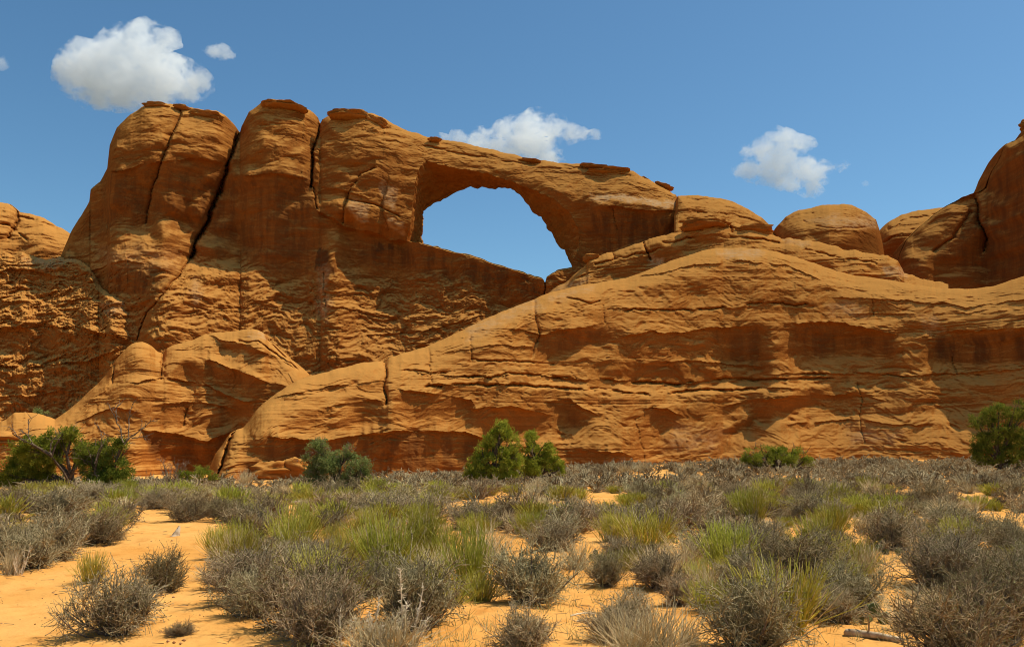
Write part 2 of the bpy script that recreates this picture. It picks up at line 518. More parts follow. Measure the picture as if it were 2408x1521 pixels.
    if pits:
        f1, idd = worley(dx_ * 1.0, q, dzz * 1.9)
        n = n - pits * np.clip(.42 - f1, 0, 1) * (idd > .6) * 2.2
        f1, idd = worley(dx_ * 2.4, q + 5, dzz * 4.6)
        gate = sstep(.05, .35, fbm(X * .1, q + 1, Z * .7, 3))
        n = n - pits * .55 * gate * np.clip(.45 - f1, 0, 1) * (idd > .45) * 2.2
    n = n * (1 - .32 * soften(DARK, 6))
    Y = Y - n * fade * .999
    def paint(plist):
        A = np.zeros(PX.shape)
        for poly, val, soft in plist:
            A = np.maximum(A, val * sstep(-soft, soft, sdist(wx, wy, poly)))
        return A
    pal = paint(pale); stn = paint(stain_shade)
    keep = None
    PXf, PYf = PX, PY
    if hole is not None:
        PXf, PYf = snap(PX, PY, front_loop)
        keep = keepmask(PXf, PYf, front_loop)
    X, Yw, Z = at(PXf, PYf, Y)
    V = np.stack([X, Yw, Z], -1).reshape(-1, 3)
    faces = grid_faces(ny, nx, keep)
    Vs, Fs, P_, S_ = [V], [faces], [pal.ravel()], [stn.ravel()]
    off = len(V)
    if hole is not None:
        # back of the fin with the sky-side outline of the opening
        T = 5.5 * np.sqrt(np.clip(1 - (1 - np.clip(dc / 3.0, 0, 1)) ** 2, 0, 1))
        Yb = Y.copy() + 0
        Yb = (Yc[None] - Rr + T - .2 * B) + 0 * PX
        Yb = np.maximum(Yb, Y + np.minimum(T, 5.5) * .9)
        PXb, PYb = snap(PX, PY, sky_loop)
        kb = keepmask(PXb, PYb, sky_loop)
        X, Yw, Z = at(PXb, PYb, Yb)
        Vs.append(np.stack([X, Yw, Z], -1).reshape(-1, 3)); Fs.append(grid_faces(ny, nx, kb, True) + off)
        P_.append(np.zeros(ny * nx)); S_.append(np.zeros(ny * nx)); off += ny * nx
        # the inside of the opening, from the front edge to the sky edge
        def resample(P, m):
            Q = np.vstack([P, P[:1]]); s = np.concatenate([[0], np.cumsum(np.hypot(*np.diff(Q, axis=0).T))])
            t = np.linspace(0, s[-1], m, endpoint=False)
            return np.stack([np.interp(t, s, Q[:, 0]), np.interp(t, s, Q[:, 1])], 1)
        m = 468
        # both loops carry the same number of points, matched corner by corner
        per = m // len(front_loop)
        LF, LS = [], []
        for i in range(len(front_loop)):
            for k in range(per):
                t = k / per
                LF.append(front_loop[i] * (1 - t) + front_loop[(i + 1) % len(front_loop)] * t)
                LS.append(sky_loop[i] * (1 - t) + sky_loop[(i + 1) % len(sky_loop)] * t)
        LF, LS = np.array(LF), np.array(LS); m = len(LF)
        cen = LF.mean(0)
        def depth_at(Q, A):
            ci = np.clip(np.searchsorted(px1, Q[:, 0]), 0, nx - 1)
            o = np.empty(len(Q))
            for i, c in enumerate(ci):
                o[i] = np.interp(Q[i, 1], PY[:, c], A[:, c])
            return o
        DF, DB = depth_at(LF, Y), depth_at(LS, Yb)
        for _ in range(3): DF = (np.roll(DF, 1) + 2 * DF + np.roll(DF, -1)) / 4
        K = 40
        rows = []
        outd = (LF - cen) / np.linalg.norm(LF - cen, axis=1)[:, None]
        rows.append((LF + outd * 4.0, DF + .55))
        for k in range(K + 1):
            t = k / K
            e = t ** .9
            rows.append((LF * (1 - e) + LS * e, DF * (1 - t) + DB * t))
        rows.append((LS + outd * 5.0, DB - .4))
        PP = np.array([r[0] for r in rows]); DD = np.array([r[1] for r in rows])
        xx, yy, zz = at(PP[..., 0], PP[..., 1], DD)
        nz = .30 * fbm(xx * .5, yy * .5, zz * .5, 4) + .14 * quant(3 * fbm(xx * .5 + 4, yy * .6, zz * .6, 3), .12)
        gate = np.ones(len(rows)); gate[:2] = 0; gate[-2:] = 0; gate[2] = .5; gate[-3] = .5
        sc = np.abs(nz) * gate[:, None] / sm.mean()
        PP = PP + outd[None] * sc[..., None] * 1.3 * np.clip(np.linalg.norm(LF - LS, axis=1) / 25, 0, 1)[None, :, None]
        xx, yy, zz = at(PP[..., 0], PP[..., 1], DD)
        xx = np.concatenate([xx, xx[:, :1]], 1); yy = np.concatenate([yy, yy[:, :1]], 1); zz = np.concatenate([zz, zz[:, :1]], 1)
        Vs.append(np.stack([xx, yy, zz], -1).reshape(-1, 3)); Fs.append(grid_faces(len(rows), m + 1) + off)
        P_.append(np.zeros(xx.size)); S_.append(np.zeros(xx.size)); off += xx.size
    elif back:
        sb = np.array([0, .15, .4, .8, 1.4, 2.2, 3.5, 5.5, 9, 14, 20])
        X0, Y0, Z0 = at(px1, pt1, Yc)
        XB = np.repeat(X0[None], len(sb), 0); YB = Y0[None] + sb[:, None]
        ZB = Z0[None] - sb[:, None] ** 2 / (2 * max(Rr * 2.2, 2.0)) - .02 * sb[:, None]
        ZB = ZB + .12 * sb[:, None] ** .5 * fbm(XB * .4, YB * .4, 2.2 + seed, 3)
        ZB = np.minimum(ZB, Z0[None] + sb[:, None] * (Z0 - CAMZ)[None] / Yc[None] - .01 * sb[:, None])
        ZB = np.maximum(ZB, -1.5)
        ZB[0] = V.reshape(ny, nx, 3)[0, :, 2]; YB[0] = V.reshape(ny, nx, 3)[0, :, 1]; XB[0] = V.reshape(ny, nx, 3)[0, :, 0]
        # close down to the ground behind
        XB = np.concatenate([XB, X0[None]]); YB = np.concatenate([YB, YB[-1:] + .5]); ZB = np.concatenate([ZB, np.full((1, nx), -2.0)])
        Vs.append(np.stack([XB, YB, ZB], -1).reshape(-1, 3)); Fs.append(grid_faces(len(sb) + 1, nx, None, True) + off)
        P_.append(np.zeros(XB.size)); S_.append(np.zeros(XB.size))
    me = mesh_data(name, np.concatenate(Vs), np.concatenate(Fs), True,
                   {'pale': np.concatenate(P_), 'stain_shade': np.concatenate(S_)})
    o = add_obj(name, me, mat)
    tag(o, label, cat, kind=kind)
    return dict(obj=o, px=px1, pt=pt1, Yc=Yc, PY=PY, Y=Y)
# ------------------------------------------------------------------ the arch wall
ARCH_TOP = [(120,640),(140,607),(150,585),(165,550),(190,507),(210,472),(213,445),(235,426),(252,395),(258,340),(275,300),(300,274),(340,250),(380,244),(440,252),(470,258),(510,262),(528,272),(548,290),(559,306),(564,312),(568,298),(585,264),(620,238),(660,238),(700,245),(730,257),(748,276),(753,290),(758,280),(775,272),(800,266),(840,264),(880,268),(905,280),(925,294),(960,309),(1010,322),(1060,331),(1110,340),(1160,352),(1200,363),(1240,373),(1300,381),(1370,388),(1420,394),(1470,399),(1488,404),(1530,425),(1560,442),(1590,460),(1605,490),(1618,520),(1622,560),(1660,600)]
ARCH_FRONT = [(958,566),(966,520),(972,470),(978,430),(983,400),(1002,377),(1057,392),(1135,406),(1194,425),(1252,446),(1311,473),(1346,509),(1362,547),(1362,583),(1349,608),(1345,632),(1310,638),(1286,652),(1281,668),(1275,656),(1240,646),(1210,636),(1160,622),(1130,609),(1060,592),(996,575)]
ARCH_SKY   = [(994,572),(994,540),(995,510),(996,497),(1006,489),(1050,465),(1098,440),(1150,443),(1195,442),(1222,458),(1246,490),(1270,512),(1297,546),(1314,580),(1330,592),(1345,627),(1310,635),(1286,650),(1281,666),(1275,653),(1240,643),(1210,633),(1160,619),(1130,606),(1060,589),(996,573)]
B = rock('sandstone_arch', 'massive red sandstone wall pierced by a wide natural arch open to the sky', 'rock arch', M_ROCK,
    ARCH_TOP, [(120,1010),(500,1010),(800,960),(1000,880),(1300,760),(1500,720),(1700,690)],
    [(120,112),(600,118),(1000,120),(1400,118),(1660,112)], 900, 470, lean=.42, Rr=3.6, leak=26.0, jag=1.6, bulge=.8, flake=.17, strata=.10, seed=1.0, rough=.75, rough_from=(540, 700),
    areas=[
      ([(255,330),(300,270),(560,280),(740,262),(930,300),(1200,370),(1480,405),(1600,470),(1480,450),(1200,400),(1000,370),(900,345),(740,350),(560,360),(380,350)], .62, 22),
      ([(205,445),(250,412),(300,385),(360,380),(410,372),(450,368),(520,378),(530,400),(600,412),(700,418),(735,440),(745,500),(800,530),(770,560),(745,570),(725,640),(690,665),(643,653),(602,622),(570,594),(515,566),(487,542),(449,531),(393,500),(350,490),(299,503),(243,531),(167,594),(150,570)], -.12, 9),
      ([(455,470),(478,447),(505,452),(502,480),(478,506),(452,492)], .55, 6),
      ([(372,455),(400,450),(428,470),(420,480),(380,478)], .5, 6),
      ([(760,545),(790,543),(806,600),(832,645),(790,650),(752,590)], .6, 8),
      ([(800,520),(860,532),(960,562),(1000,574),(1130,607),(1210,634),(1282,652),(1290,705),(1190,730),(1163,708),(1136,683),(1097,659),(987,644),(940,655),(893,652),(842,628),(806,599)], -.10, 8),
      ([(1378,474),(1448,485),(1527,491),(1585,503),(1617,520),(1624,544),(1527,560),(1448,591),(1394,618),(1355,622),(1364,548),(1347,509),(1316,476)], -.16, 8),
      ([(1385,458),(1450,460),(1520,470),(1600,480),(1606,494),(1520,484),(1450,479),(1390,470)], 1.7, 5),
      ([(1057,392),(1135,406),(1194,425),(1252,446),(1311,473),(1340,500),(1320,462),(1240,430),(1140,394),(1060,380)], .05, 6),
      ([(745,495),(807,528),(920,561),(956,563),(960,530),(862,518),(815,503),(752,480)], -1.2, 6),
      ([(815,470),(850,400),(900,390),(960,440),(955,500),(900,520),(840,510)], .22, 8),
      ([(240,690),(270,660),(300,625),(340,612),(375,625),(400,650),(370,675),(300,697)], -.15, 6),
      ([(330,770),(345,680),(400,655),(430,700),(420,760),(360,800)], .7, 8),
      ([(0,905),(100,870),(200,860),(260,830),(250,880),(200,930),(130,980),(60,970),(0,980)], -.1, 10),
      ([(100,800),(180,775),(260,810),(240,845),(120,835)], 0.0, 10),
      ([(700,700),(1150,740),(1100,780),(950,830),(780,850),(620,770)], .52, 24),
      ([(300,510),(390,505),(520,570),(640,660),(560,740),(440,700),(330,640),(260,600)], .60, 20),
    ],
    cracks=[([(430,262),(400,330),(378,390),(352,470),(342,525)], 2.6, 1.2, 40, 2.2, 1.4),
            ([(562,306),(556,330),(540,380),(520,440),(505,480),(490,520),(465,565),(448,605)], 6.0, 5.5, 44, 4.0, 1.2),
            ([(448,605),(420,650),(345,735),(322,800)], 2.5, 1.2, 14, .6),
            ([(752,280),(745,320),(737,360),(735,410),(730,440)], 4.0, 4.0, 42, 3.2, .8),
            ([(738,440),(742,490)], 2.5, 1.0, 14, .5),
            ([(880,395),(850,410),(830,440),(818,470),(808,500),(806,525)], 3.0, .7, 18, .6, 1.4),
            ([(915,430),(905,460),(900,490),(912,540)], 2.0, .25, 12, .3, .8),
            ([(815,468),(880,480),(940,510)], 2.5, .7, 10, .3),
            ([(1281,660),(1283,700)], 2.2, 1.5, 12, .5),
            ([(1440,492),(1450,540)], 2.0, .4, 10, .2),
            ([(760,640),(765,720)], 2.0, .5, 10, .2)],
    ledges=[([(745,497),(807,530),(920,562),(962,566)], 2.2, 26), ([(1380,480),(1450,488),(1527,493),(1606,503)], 1.2, 16), ([(250,412),(340,384),(450,372),(528,384)], .8, 22), ([(570,412),(640,408),(735,425)], .8, 22), ([(760,440),(820,450),(880,470),(960,490)], .7, 16), ([(640,690),(780,720),(1000,760)], .7, 14), ([(200,640),(300,610),(400,640)], .9, 14), ([(860,790),(1000,780),(1150,740)], .8, 12)],
    crevices=[([(900,330),(1000,345),(1120,368),(1240,385),(1340,400)], 3.0, .6), ([(1210,372),(1290,388),(1360,396),(1460,402)], 2.5, .6),
              ([(1390,395),(1480,412)], 2.5, .5), ([(590,300),(660,290),(740,300)], 2.5, .4), ([(870,310),(915,300)], 3, .6)],
    pale=[([(1385,456),(1450,458),(1520,470),(1600,482),(1602,492),(1520,482),(1450,474),(1390,466)], .9, 5),
          ([(820,473),(866,480),(862,520),(818,505)], .4, 4), ([(900,420),(935,440),(930,488),(897,480)], .4, 4), ([(915,505),(950,520),(948,550),(912,540)], .35, 4),
          ([(745,640),(765,630),(775,720),(760,760),(745,720)], .35, 10), ([(440,690),(460,650),(478,690),(460,720)], .35, 10),
          ([(240,590),(330,575),(420,600),(400,640),(250,620)], .16, 20)],
    stain_shade=[([(250,400),(740,400),(760,640),(600,620),(400,520),(200,560)], .45, 40), ([(820,560),(990,580),(1270,655),(1270,720),(980,640),(830,600)], .55, 20),
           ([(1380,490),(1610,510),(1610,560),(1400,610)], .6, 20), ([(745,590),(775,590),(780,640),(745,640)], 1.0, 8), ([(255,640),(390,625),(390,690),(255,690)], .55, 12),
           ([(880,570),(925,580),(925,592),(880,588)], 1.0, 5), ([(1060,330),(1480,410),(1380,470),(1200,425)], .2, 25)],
    hole=(ARCH_FRONT, ARCH_SKY))

# ------------------------------------------------------------------ far left knoll and the broken lower slope
rock('rock_knoll', 'lumpy lit sandstone knoll at far left, beyond the foot of the arch wall', 'rock formation', M_FAR,
    [(-160,500),(-60,476),(0,476),(22,480),(44,497),(70,503),(104,513),(130,530),(158,543),(175,560),(230,600),(300,640)], [(-160,760),(300,760)],
    [(-160,126),(300,128)], 260, 160, lean=.6, Rr=4.0, strata=.28, bulge=.8, seed=2.0, flake=.2,
    crevices=[([(40,510),(90,520),(130,535)], 3, 1.0), ([(-20,520),(20,530),(60,560)], 3, 1.0)], cracks=[([(42,498),(45,520),(20,560)], 4, 2, 20, 1.2)])
SLOPE_TOP = [(-160,590),(-60,585),(0,592),(60,600),(110,608),(150,603),(185,610),(212,630),(232,670),(260,694),(300,703),(318,698),(326,705)]
SLOPE_CREST = [(-160, 104), (110, 105)]
for _x, _y in [(x, y) for x, y in SLOPE_TOP if x >= 150 and x < 310]:
    _c = min(int(np.searchsorted(B['px'], _x)), len(B['px']) - 1)
    SLOPE_CREST.append((_x, float(np.interp(_y, B['PY'][:, _c], B['Y'][:, _c])) - .25))
SLOPE_CREST.sort()
_c0 = [c for c in SLOPE_CREST if c[0] >= 150][0][1]
SLOPE_CREST = [(-160, _c0 + 1.0), (60, _c0 + .4), (120, _c0 + .1)] + [c for c in SLOPE_CREST if c[0] >= 150]
print('slope crest', SLOPE_CREST)
rock('rock_slope', 'rough crumbling rust brown slope of broken sandstone at left below the arch wall', 'rock slope', M_FAR,
    SLOPE_TOP,
    [(-160,1060),(330,1030)],
    SLOPE_CREST, 400, 300, lean=.82, Rr=.35, crown=(.1, 30), shift=lambda PX, PY: 3.5 * sstep(262, 326, PX), strata=.06, bulge=1.3, rough=1.15, seed=3.0, flake=.12, pits=.4, jag=4.0,
    areas=[([(-160,905),(100,872),(200,860),(270,825),(250,880),(200,930),(130,985),(60,975),(-160,980)], -.12, 10),
           ([(-160,800),(100,770),(200,790),(300,800),(260,845),(120,835),(-160,830)], -.05, 10),
           ([(60,640),(110,625),(150,640),(120,660),(70,660)], -.2, 8),
           ([(250,690),(280,660),(320,640),(370,680),(330,700)], -.15, 8),
           ([(60,600),(160,598),(200,612),(120,630),(60,622)], 1.2, 8)],
    ledges=[([(-160,650),(60,632),(160,655)], 1.2, 14), ([(-160,775),(100,766),(200,772),(300,800)], 1.4, 16), ([(-160,868),(100,860),(200,850),(280,822)], 1.6, 18), ([(-160,700),(100,712),(230,700)], .9, 12), ([(-160,940),(80,930),(160,920)], .8, 12)],
    pale=[([(60,600),(160,598),(200,612),(120,630),(60,622)], .4, 10), ([(240,715),(310,715),(330,735),(260,740)], .5, 10)])

# ------------------------------------------------------------------ domes behind the slab, right of the arch
rock('rock_dome', 'layered sandstone hump joined to the right end of the arch', 'rock dome', M_ROCK,
    [(1585,500),(1589,474),(1594,461),(1640,459),(1690,466),(1720,473),(1760,492),(1792,512),(1812,532),(1824,556),(1832,600)], [(1585,700),(1832,700)],
    [(1585,110),(1832,112)], 200, 170, lean=.5, Rr=5, strata=.20, bulge=.5, seed=4.1, flake=.15, back=True,
    areas=[([(1600,470),(1700,470),(1770,500),(1700,500),(1620,490)], .8, 10), ([(1610,500),(1640,490),(1700,515),(1650,535)], .2, 8)],
    crevices=[([(1600,468),(1660,466),(1740,480)], 2.5, .5), ([(1640,500),(1720,505),(1780,520)], 2.5, .4), ([(1600,525),(1660,520)], 3, .6)])
rock('rock_dome', 'rounded bread loaf sandstone dome standing alone on the skyline at right', 'rock dome', M_ROCK,
    [(1822,640),(1824,580),(1825,548),(1832,528),(1850,508),(1880,494),(1920,486),(1950,481),(1985,480),(2010,485),(2035,498),(2060,517),(2068,540),(2075,570),(2081,610),(2084,660)], [(1822,720),(2084,720)],
    [(1822,110),(1950,106),(2084,108)], 230, 190, lean=.30, crown=(1.0, 40), Rr=8, strata=.14, bulge=.35, seed=5.2, flake=.13, detail=.7,
    areas=[([(1900,545),(2000,560),(2060,545),(2082,600),(2000,600),(1930,580)], -.1, 14), ([(1870,505),(1960,490),(2040,510),(2060,530),(1980,525),(1900,530)], .8, 14)],
    pale=[([(1895,520),(1960,508),(2060,512),(2064,530),(1990,532),(1930,528)], .5, 10)],
    crevices=[([(1835,530),(1870,508),(1930,495)], 2.5, .35), ([(1890,520),(1960,540),(2060,533)], 2.0, .3)])
rock('rock_dome', 'low tilted sandstone dome tucked between the loaf dome and the dark cliff', 'rock dome', M_ROCK,
    [(2066,660),(2068,580),(2072,545),(2090,522),(2120,505),(2160,495),(2200,490),(2232,488),(2262,492),(2300,520),(2340,580)], [(2066,720),(2340,720)],
    [(2066,118),(2340,120)], 200, 150, lean=.4, Rr=6, strata=.30, bulge=.4, seed=6.4, flake=.12,
    areas=[([(2080,590),(2110,560),(2200,590),(2140,620),(2090,620)], -.05, 10)],
    crevices=[([(2090,540),(2140,515),(2210,502)], 3, .8), ([(2080,570),(2130,540),(2190,530)], 2.5, .6)])
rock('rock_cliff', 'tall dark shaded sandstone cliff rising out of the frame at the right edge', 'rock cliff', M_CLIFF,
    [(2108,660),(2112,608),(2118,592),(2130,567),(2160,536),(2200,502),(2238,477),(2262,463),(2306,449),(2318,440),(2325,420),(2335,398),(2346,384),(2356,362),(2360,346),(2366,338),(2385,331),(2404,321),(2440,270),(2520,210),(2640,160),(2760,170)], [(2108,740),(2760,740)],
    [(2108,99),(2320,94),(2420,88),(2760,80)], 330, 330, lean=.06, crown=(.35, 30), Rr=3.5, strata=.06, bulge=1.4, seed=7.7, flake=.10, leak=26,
    areas=[([(2112,600),(2200,505),(2310,452),(2300,480),(2200,560),(2170,640),(2120,660)], .30, 14),
           ([(2191,586),(2269,539),(2320,449),(2345,385),(2408,352),(2760,300),(2760,660),(2327,664),(2249,656),(2195,640)], -.14, 10),
           ([(2195,640),(2250,612),(2300,625),(2290,672),(2200,665)], .13, 8), ([(2150,575),(2230,500),(2270,500),(2200,570)], .5, 12)],
    cracks=[([(2296,468),(2305,520),(2320,560),(2316,590)], 4, 1.2, 40, 2.2, 1.5), ([(2200,590),(2240,560),(2280,500)], 6, .8, 40, 1.6)],
    stain_shade=[([(2300,450),(2408,340),(2700,300),(2700,660),(2300,660),(2200,600)], .5, 25)])  # shade of the cliff face painted into its colour

# ------------------------------------------------------------------ ledges behind the slab crest
rock('rock_ledge', 'stack of thin sandstone ledges climbing toward the foot of the arch, behind the big slab', 'rock ledge', M_SLICK,
    [(1240,740),(1262,706),(1300,681),(1340,655),(1378,625),(1384,611),(1400,608),(1440,592),(1500,574),(1516,566),(1560,554),(1598,548),(1612,534),(1650,519),(1700,517),(1718,524),(1740,529),(1762,527),(1790,538),(1815,553),(1838,560),(1880,561),(1930,570),(1960,580),(2000,588),(2050,597),(2090,602),(2112,612),(2122,632),(2126,642),(2160,655),(2230,668)],
    [(1240,800),(2230,760)], [(1240,96),(1500,92),(1700,90),(1900,86),(2230,80)], 560, 190, lean=.55, Rr=1.6, strata=.34, bulge=.5, seed=8.3, flake=.18, leak=5.0, jag=2.2, vpow=1.0,
    areas=[([(1525,575),(1560,570),(1640,590),(1560,610),(1500,640),(1380,668),(1420,640),(1500,610)], -.05, 8),
           ([(1610,555),(1720,560),(1700,575),(1620,572)], -.2, 6), ([(1380,612),(1440,598),(1500,580),(1515,590),(1440,625),(1370,650)], .5, 8),
           ([(2020,615),(2100,620),(2110,640),(2040,640)], -.05, 8), ([(1830,565),(1930,575),(1990,590),(1900,590)], 1.0, 8)],
    cracks=[([(1516,566),(1520,590),(1528,610)], 3.5, 1.2, 14, .6), ([(1718,524),(1724,545)], 3, 1.0, 12, .5), ([(1440,592),(1446,606)], 3, .6, 10, .3)],
    crevices=[([(1400,622),(1470,605),(1560,585)], 2.5, .6), ([(1560,570),(1640,560),(1740,556),(1830,570)], 2.5, .8), ([(1600,545),(1680,535),(1760,540)], 2.2, .6), ([(1850,580),(1950,600),(2060,620)], 2.5, .6),
              ([(1330,668),(1380,640),(1420,630)], 2.5, .6)],
    pale=[([(1530,600),(1560,600),(1565,625),(1530,625)], .6, 6), ([(2080,625),(2126,630),(2126,648),(2080,648)], .5, 6), ([(1290,690),(1340,665),(1390,655),(1330,690)], .4, 8), ([(1830,560),(1900,562),(1900,576),(1840,574)], .4, 6)])

# ------------------------------------------------------------------ big foreground slab
SLAB_TOP = [(440,1165),(488,1120),(494,1095),(505,1068),(522,1046),(540,1020),(555,1010),(572,1005),(585,988),(602,965),(622,946),(642,930),(670,911),(700,895),(730,883),(762,875),(800,866),(850,853),(895,848),(906,850),(914,841),(950,829),(1000,815),(1040,798),(1080,780),(1115,762),(1150,745),(1200,725),(1250,706),(1300,686),(1350,675),(1400,665),(1440,660),(1470,655),(1510,640),(1550,625),(1590,609),(1620,599),(1650,590),(1680,585),(1720,583),(1750,583),(1800,586),(1830,592),(1860,601),(1900,614),(1930,625),(1965,637),(2000,645),(2040,651),(2080,656),(2130,665),(2165,671),(2200,676),(2250,679),(2290,679),(2350,669),(2408,650),(2500,625),(2700,580)]
rock('rock_slab', 'huge sunlit orange slickrock slab with dark hollows filling the middle and right', 'rock slab', M_SLICK,
    SLAB_TOP, [(440,1215),(1000,1200),(1600,1165),(2000,1140),(2700,1120)],
    [(440,47.5),(560,50),(900,58),(1300,69),(1700,78),(2000,77),(2300,72),(2700,64)], 1080, 400, lean=.57, Rr=2.2, strata=.13, bulge=.55, seed=9.1, flake=.13, pits=.30, leak=10.0, detail=.9,
    areas=[
      ([(900,850),(1080,782),(1300,688),(1470,657),(1680,587),(1800,588),(1930,627),(2080,658),(2290,682),(2500,630),(2500,690),(2290,720),(2060,690),(1900,650),(1740,615),(1640,620),(1480,680),(1300,715),(1100,800),(930,860)], 1.05, 14),
      ([(1271,786),(1341,776),(1421,763),(1442,793),(1376,814),(1289,842),(1255,828)], .02, 9),
      ([(1463,800),(1530,780),(1602,786),(1671,779),(1764,765),(1795,775),(1800,860),(1764,870),(1706,850),(1602,846),(1515,858)], .16, 18),
      ([(1690,770),(1735,768),(1790,775),(1800,868),(1760,876),(1705,855)], .02, 12),
      ([(1850,765),(1950,758),(2060,778),(2107,790),(2095,828),(1980,828),(1900,838),(1860,800)], .02, 14),
      ([(2180,800),(2225,785),(2300,778),(2500,770),(2500,852),(2330,858),(2240,850),(2190,846)], -.02, 12),
      ([(941,918),(993,925),(1108,942),(1115,974),(1045,981),(941,972)], .14, 12),
      ([(1289,949),(1341,940),(1403,981),(1358,1003),(1300,996)], .10, 12),
      ([(1511,965),(1567,961),(1602,981),(1584,1007),(1528,998)], .10, 12),
      ([(1100,960),(1200,955),(1280,975),(1290,1010),(1160,1020),(1080,1000)], .08, 12),
      ([(570,1055),(640,1030),(740,1040),(800,1042),(940,1015),(1090,1019),(1140,1032),(1094,1140),(560,1140)], .08, 14),
      ([(1330,1066),(1393,1061),(1463,1068),(1511,1090),(1497,1130),(1330,1130)], .08, 14),
      ([(1480,1100),(1700,1085),(1700,1120),(1480,1130)], .12, 12),
      ([(1345,1010),(1440,995),(1490,1000),(1500,1060),(1400,1050),(1350,1040)], .75, 12),
      ([(1560,880),(1750,880),(1800,900),(1700,905),(1560,905)], -.05, 8),
      ([(1400,868),(1500,860),(1620,870),(1560,890),(1430,890)], -.02, 9),
      ([(1250,900),(1500,915),(1700,905),(1900,905),(2200,915),(2200,925),(1900,915),(1700,922),(1500,930),(1250,915)], 1.1, 5),
      ([(1760,975),(1800,950),(1900,930),(1900,950),(1800,985)], .1, 9),
      ([(1860,915),(1960,905),(2060,930),(2000,945),(1900,940)], .02, 9),
      ([(1700,1015),(1745,990),(1790,950),(1800,958),(1752,1006),(1715,1030)], -.6, 5),
      ([(2100,1000),(2140,985),(2185,995),(2195,1018),(2180,1008),(2140,996)], -.7, 4),
      ([(1900,1000),(2270,990),(2270,1085),(1900,1085)], .62, 40),
      ([(700,890),(900,855),(900,930),(800,960),(640,950)], .60, 14),
      ([(800,940),(880,930),(900,975),(840,990)], .05, 9),
    ],
    cracks=[([(905,849),(908,880),(903,910),(906,950)], 3.0, .7, 12, .3), ([(1256,706),(1264,760),(1268,790),(1250,840)], 4.0, .35, 16, .2),
            ([(1418,718),(1422,760)], 2.2, .25, 10, .1), ([(552,1012),(540,1040),(528,1075),(512,1120)], 4.2, 1.6, 14, .4),
            ([(2020,900),(2025,960),(2020,1000),(2032,1040)], 2.0, .25, 10, .1), ([(2235,840),(2250,880)], 2.2, .3, 10, .1),
            ([(1330,700),(1360,705),(1390,715),(1410,708)], 2.6, .5, 8, .1), ([(1495,985),(1508,1040),(1515,1090)], 2.0, .2, 8, .1),
            ([(1105,790),(1112,850)], 2, .2, 8, .1), ([(1008,820),(1012,900)], 2, .2, 8, .1), ([(2050,690),(2056,740)], 2, .2, 8, .1)],
    crevices=[([(1000,906),(1200,903),(1320,915),(1430,917),(1520,928),(1640,917),(1760,915),(1850,912)], 3.2, .75), ([(1300,890),(1420,895),(1600,903),(1700,890),(1800,892),(1960,888)], 3.0, .7),
              ([(1430,727),(1560,729),(1700,727),(1790,713),(1900,718)], 2.4, .6), ([(1110,846),(1200,850),(1300,856)], 2.4, .4), ([(1850,880),(2000,878),(2130,885),(2300,880)], 2.4, .45),
              ([(1100,885),(1230,880),(1340,888)], 2.6, .5), ([(950,870),(1060,880),(1150,888)], 2.5, .4)],
    ledges=[([(640,935),(800,905),(905,895)], .4, 14), ([(940,872),(1100,884),(1240,880),(1345,888)], .55, 12), ([(1000,905),(1200,902),(1320,914),(1430,916),(1520,927),(1640,916),(1760,914),(1880,912)], .6, 9), ([(1300,890),(1420,894),(1600,902),(1700,889),(1800,891),(1960,886)], .5, 8),
            ([(1430,726),(1560,728),(1700,726),(1790,712),(1900,717)], .5, 10), ([(1190,775),(1270,784),(1340,774),(1430,760)], .8, 14), ([(1800,880),(2000,876),(2130,884),(2408,868)], .5, 10), ([(1455,796),(1530,778),(1602,782),(1690,768),(1800,764)], .9, 16), ([(1850,764),(1950,756),(2060,775),(2110,790)], 1.0, 16),
            ([(2165,796),(2225,782),(2300,776),(2500,768)], .95, 18), ([(1280,947),(1341,938),(1405,978)], .9, 14), ([(1505,964),(1567,959),(1606,978)], .9, 14), ([(570,1040),(640,1028),(740,1036),(940,1012),(1090,1016),(1142,1030)], 1.1, 18), ([(1330,1066),(1393,1060),(1463,1066),(1515,1090)], .9, 14),
            ([(935,916),(993,922),(1108,940),(1120,962)], .8, 12), ([(1100,962),(1200,954),(1290,978)], .7, 12), ([(1600,628),(1740,612),(1850,625),(1940,665)], .7, 14), ([(1480,660),(1560,640),(1640,618)], .5, 10), ([(1700,955),(1850,935),(2000,928),(2080,940)], .6, 12), ([(1850,1000),(2000,985),(2120,1000),(2190,998)], .5, 10),
            ([(1960,700),(2100,705),(2290,722),(2500,690)], .5, 10), ([(1500,858),(1640,846),(1800,868)], .5, 12), ([(1050,830),(1150,812),(1255,815)], .4, 10), ([(2000,740),(2200,738),(2408,728)], .35, 8), ([(760,960),(880,940),(905,950)], .5, 10)],
    pale=[([(1100,765),(1260,706),(1290,715),(1180,760),(1090,800)], .35, 10), ([(1680,585),(1760,583),(1800,590),(1760,604),(1690,600)], .55, 8), ([(1290,690),(1400,668),(1400,680),(1300,705)], .35, 8),
          ([(1940,720),(2020,715),(2040,740),(1960,745)], .3, 14), ([(2160,740),(2210,745),(2220,780),(2180,780)], .3, 10), ([(2000,1005),(2120,1015),(2100,1050),(2000,1040)], .3, 16), ([(1580,1000),(1700,1010),(1680,1060),(1560,1060)], .25, 20)],
    stain_shade=[([(1690,765),(1800,770),(1800,870),(1700,860)], .45, 20), ([(1850,765),(2107,790),(2095,825),(1900,835)], .5, 20), ([(2180,795),(2500,775),(2500,855),(2200,850)], .7, 15), ([(600,1040),(940,1015),(1135,1030),(1094,1140),(570,1140)], .55, 25),
           ([(1280,945),(1400,985),(1350,1003)], .3, 12), ([(1270,786),(1440,770),(1440,800),(1280,840)], .35, 15)])

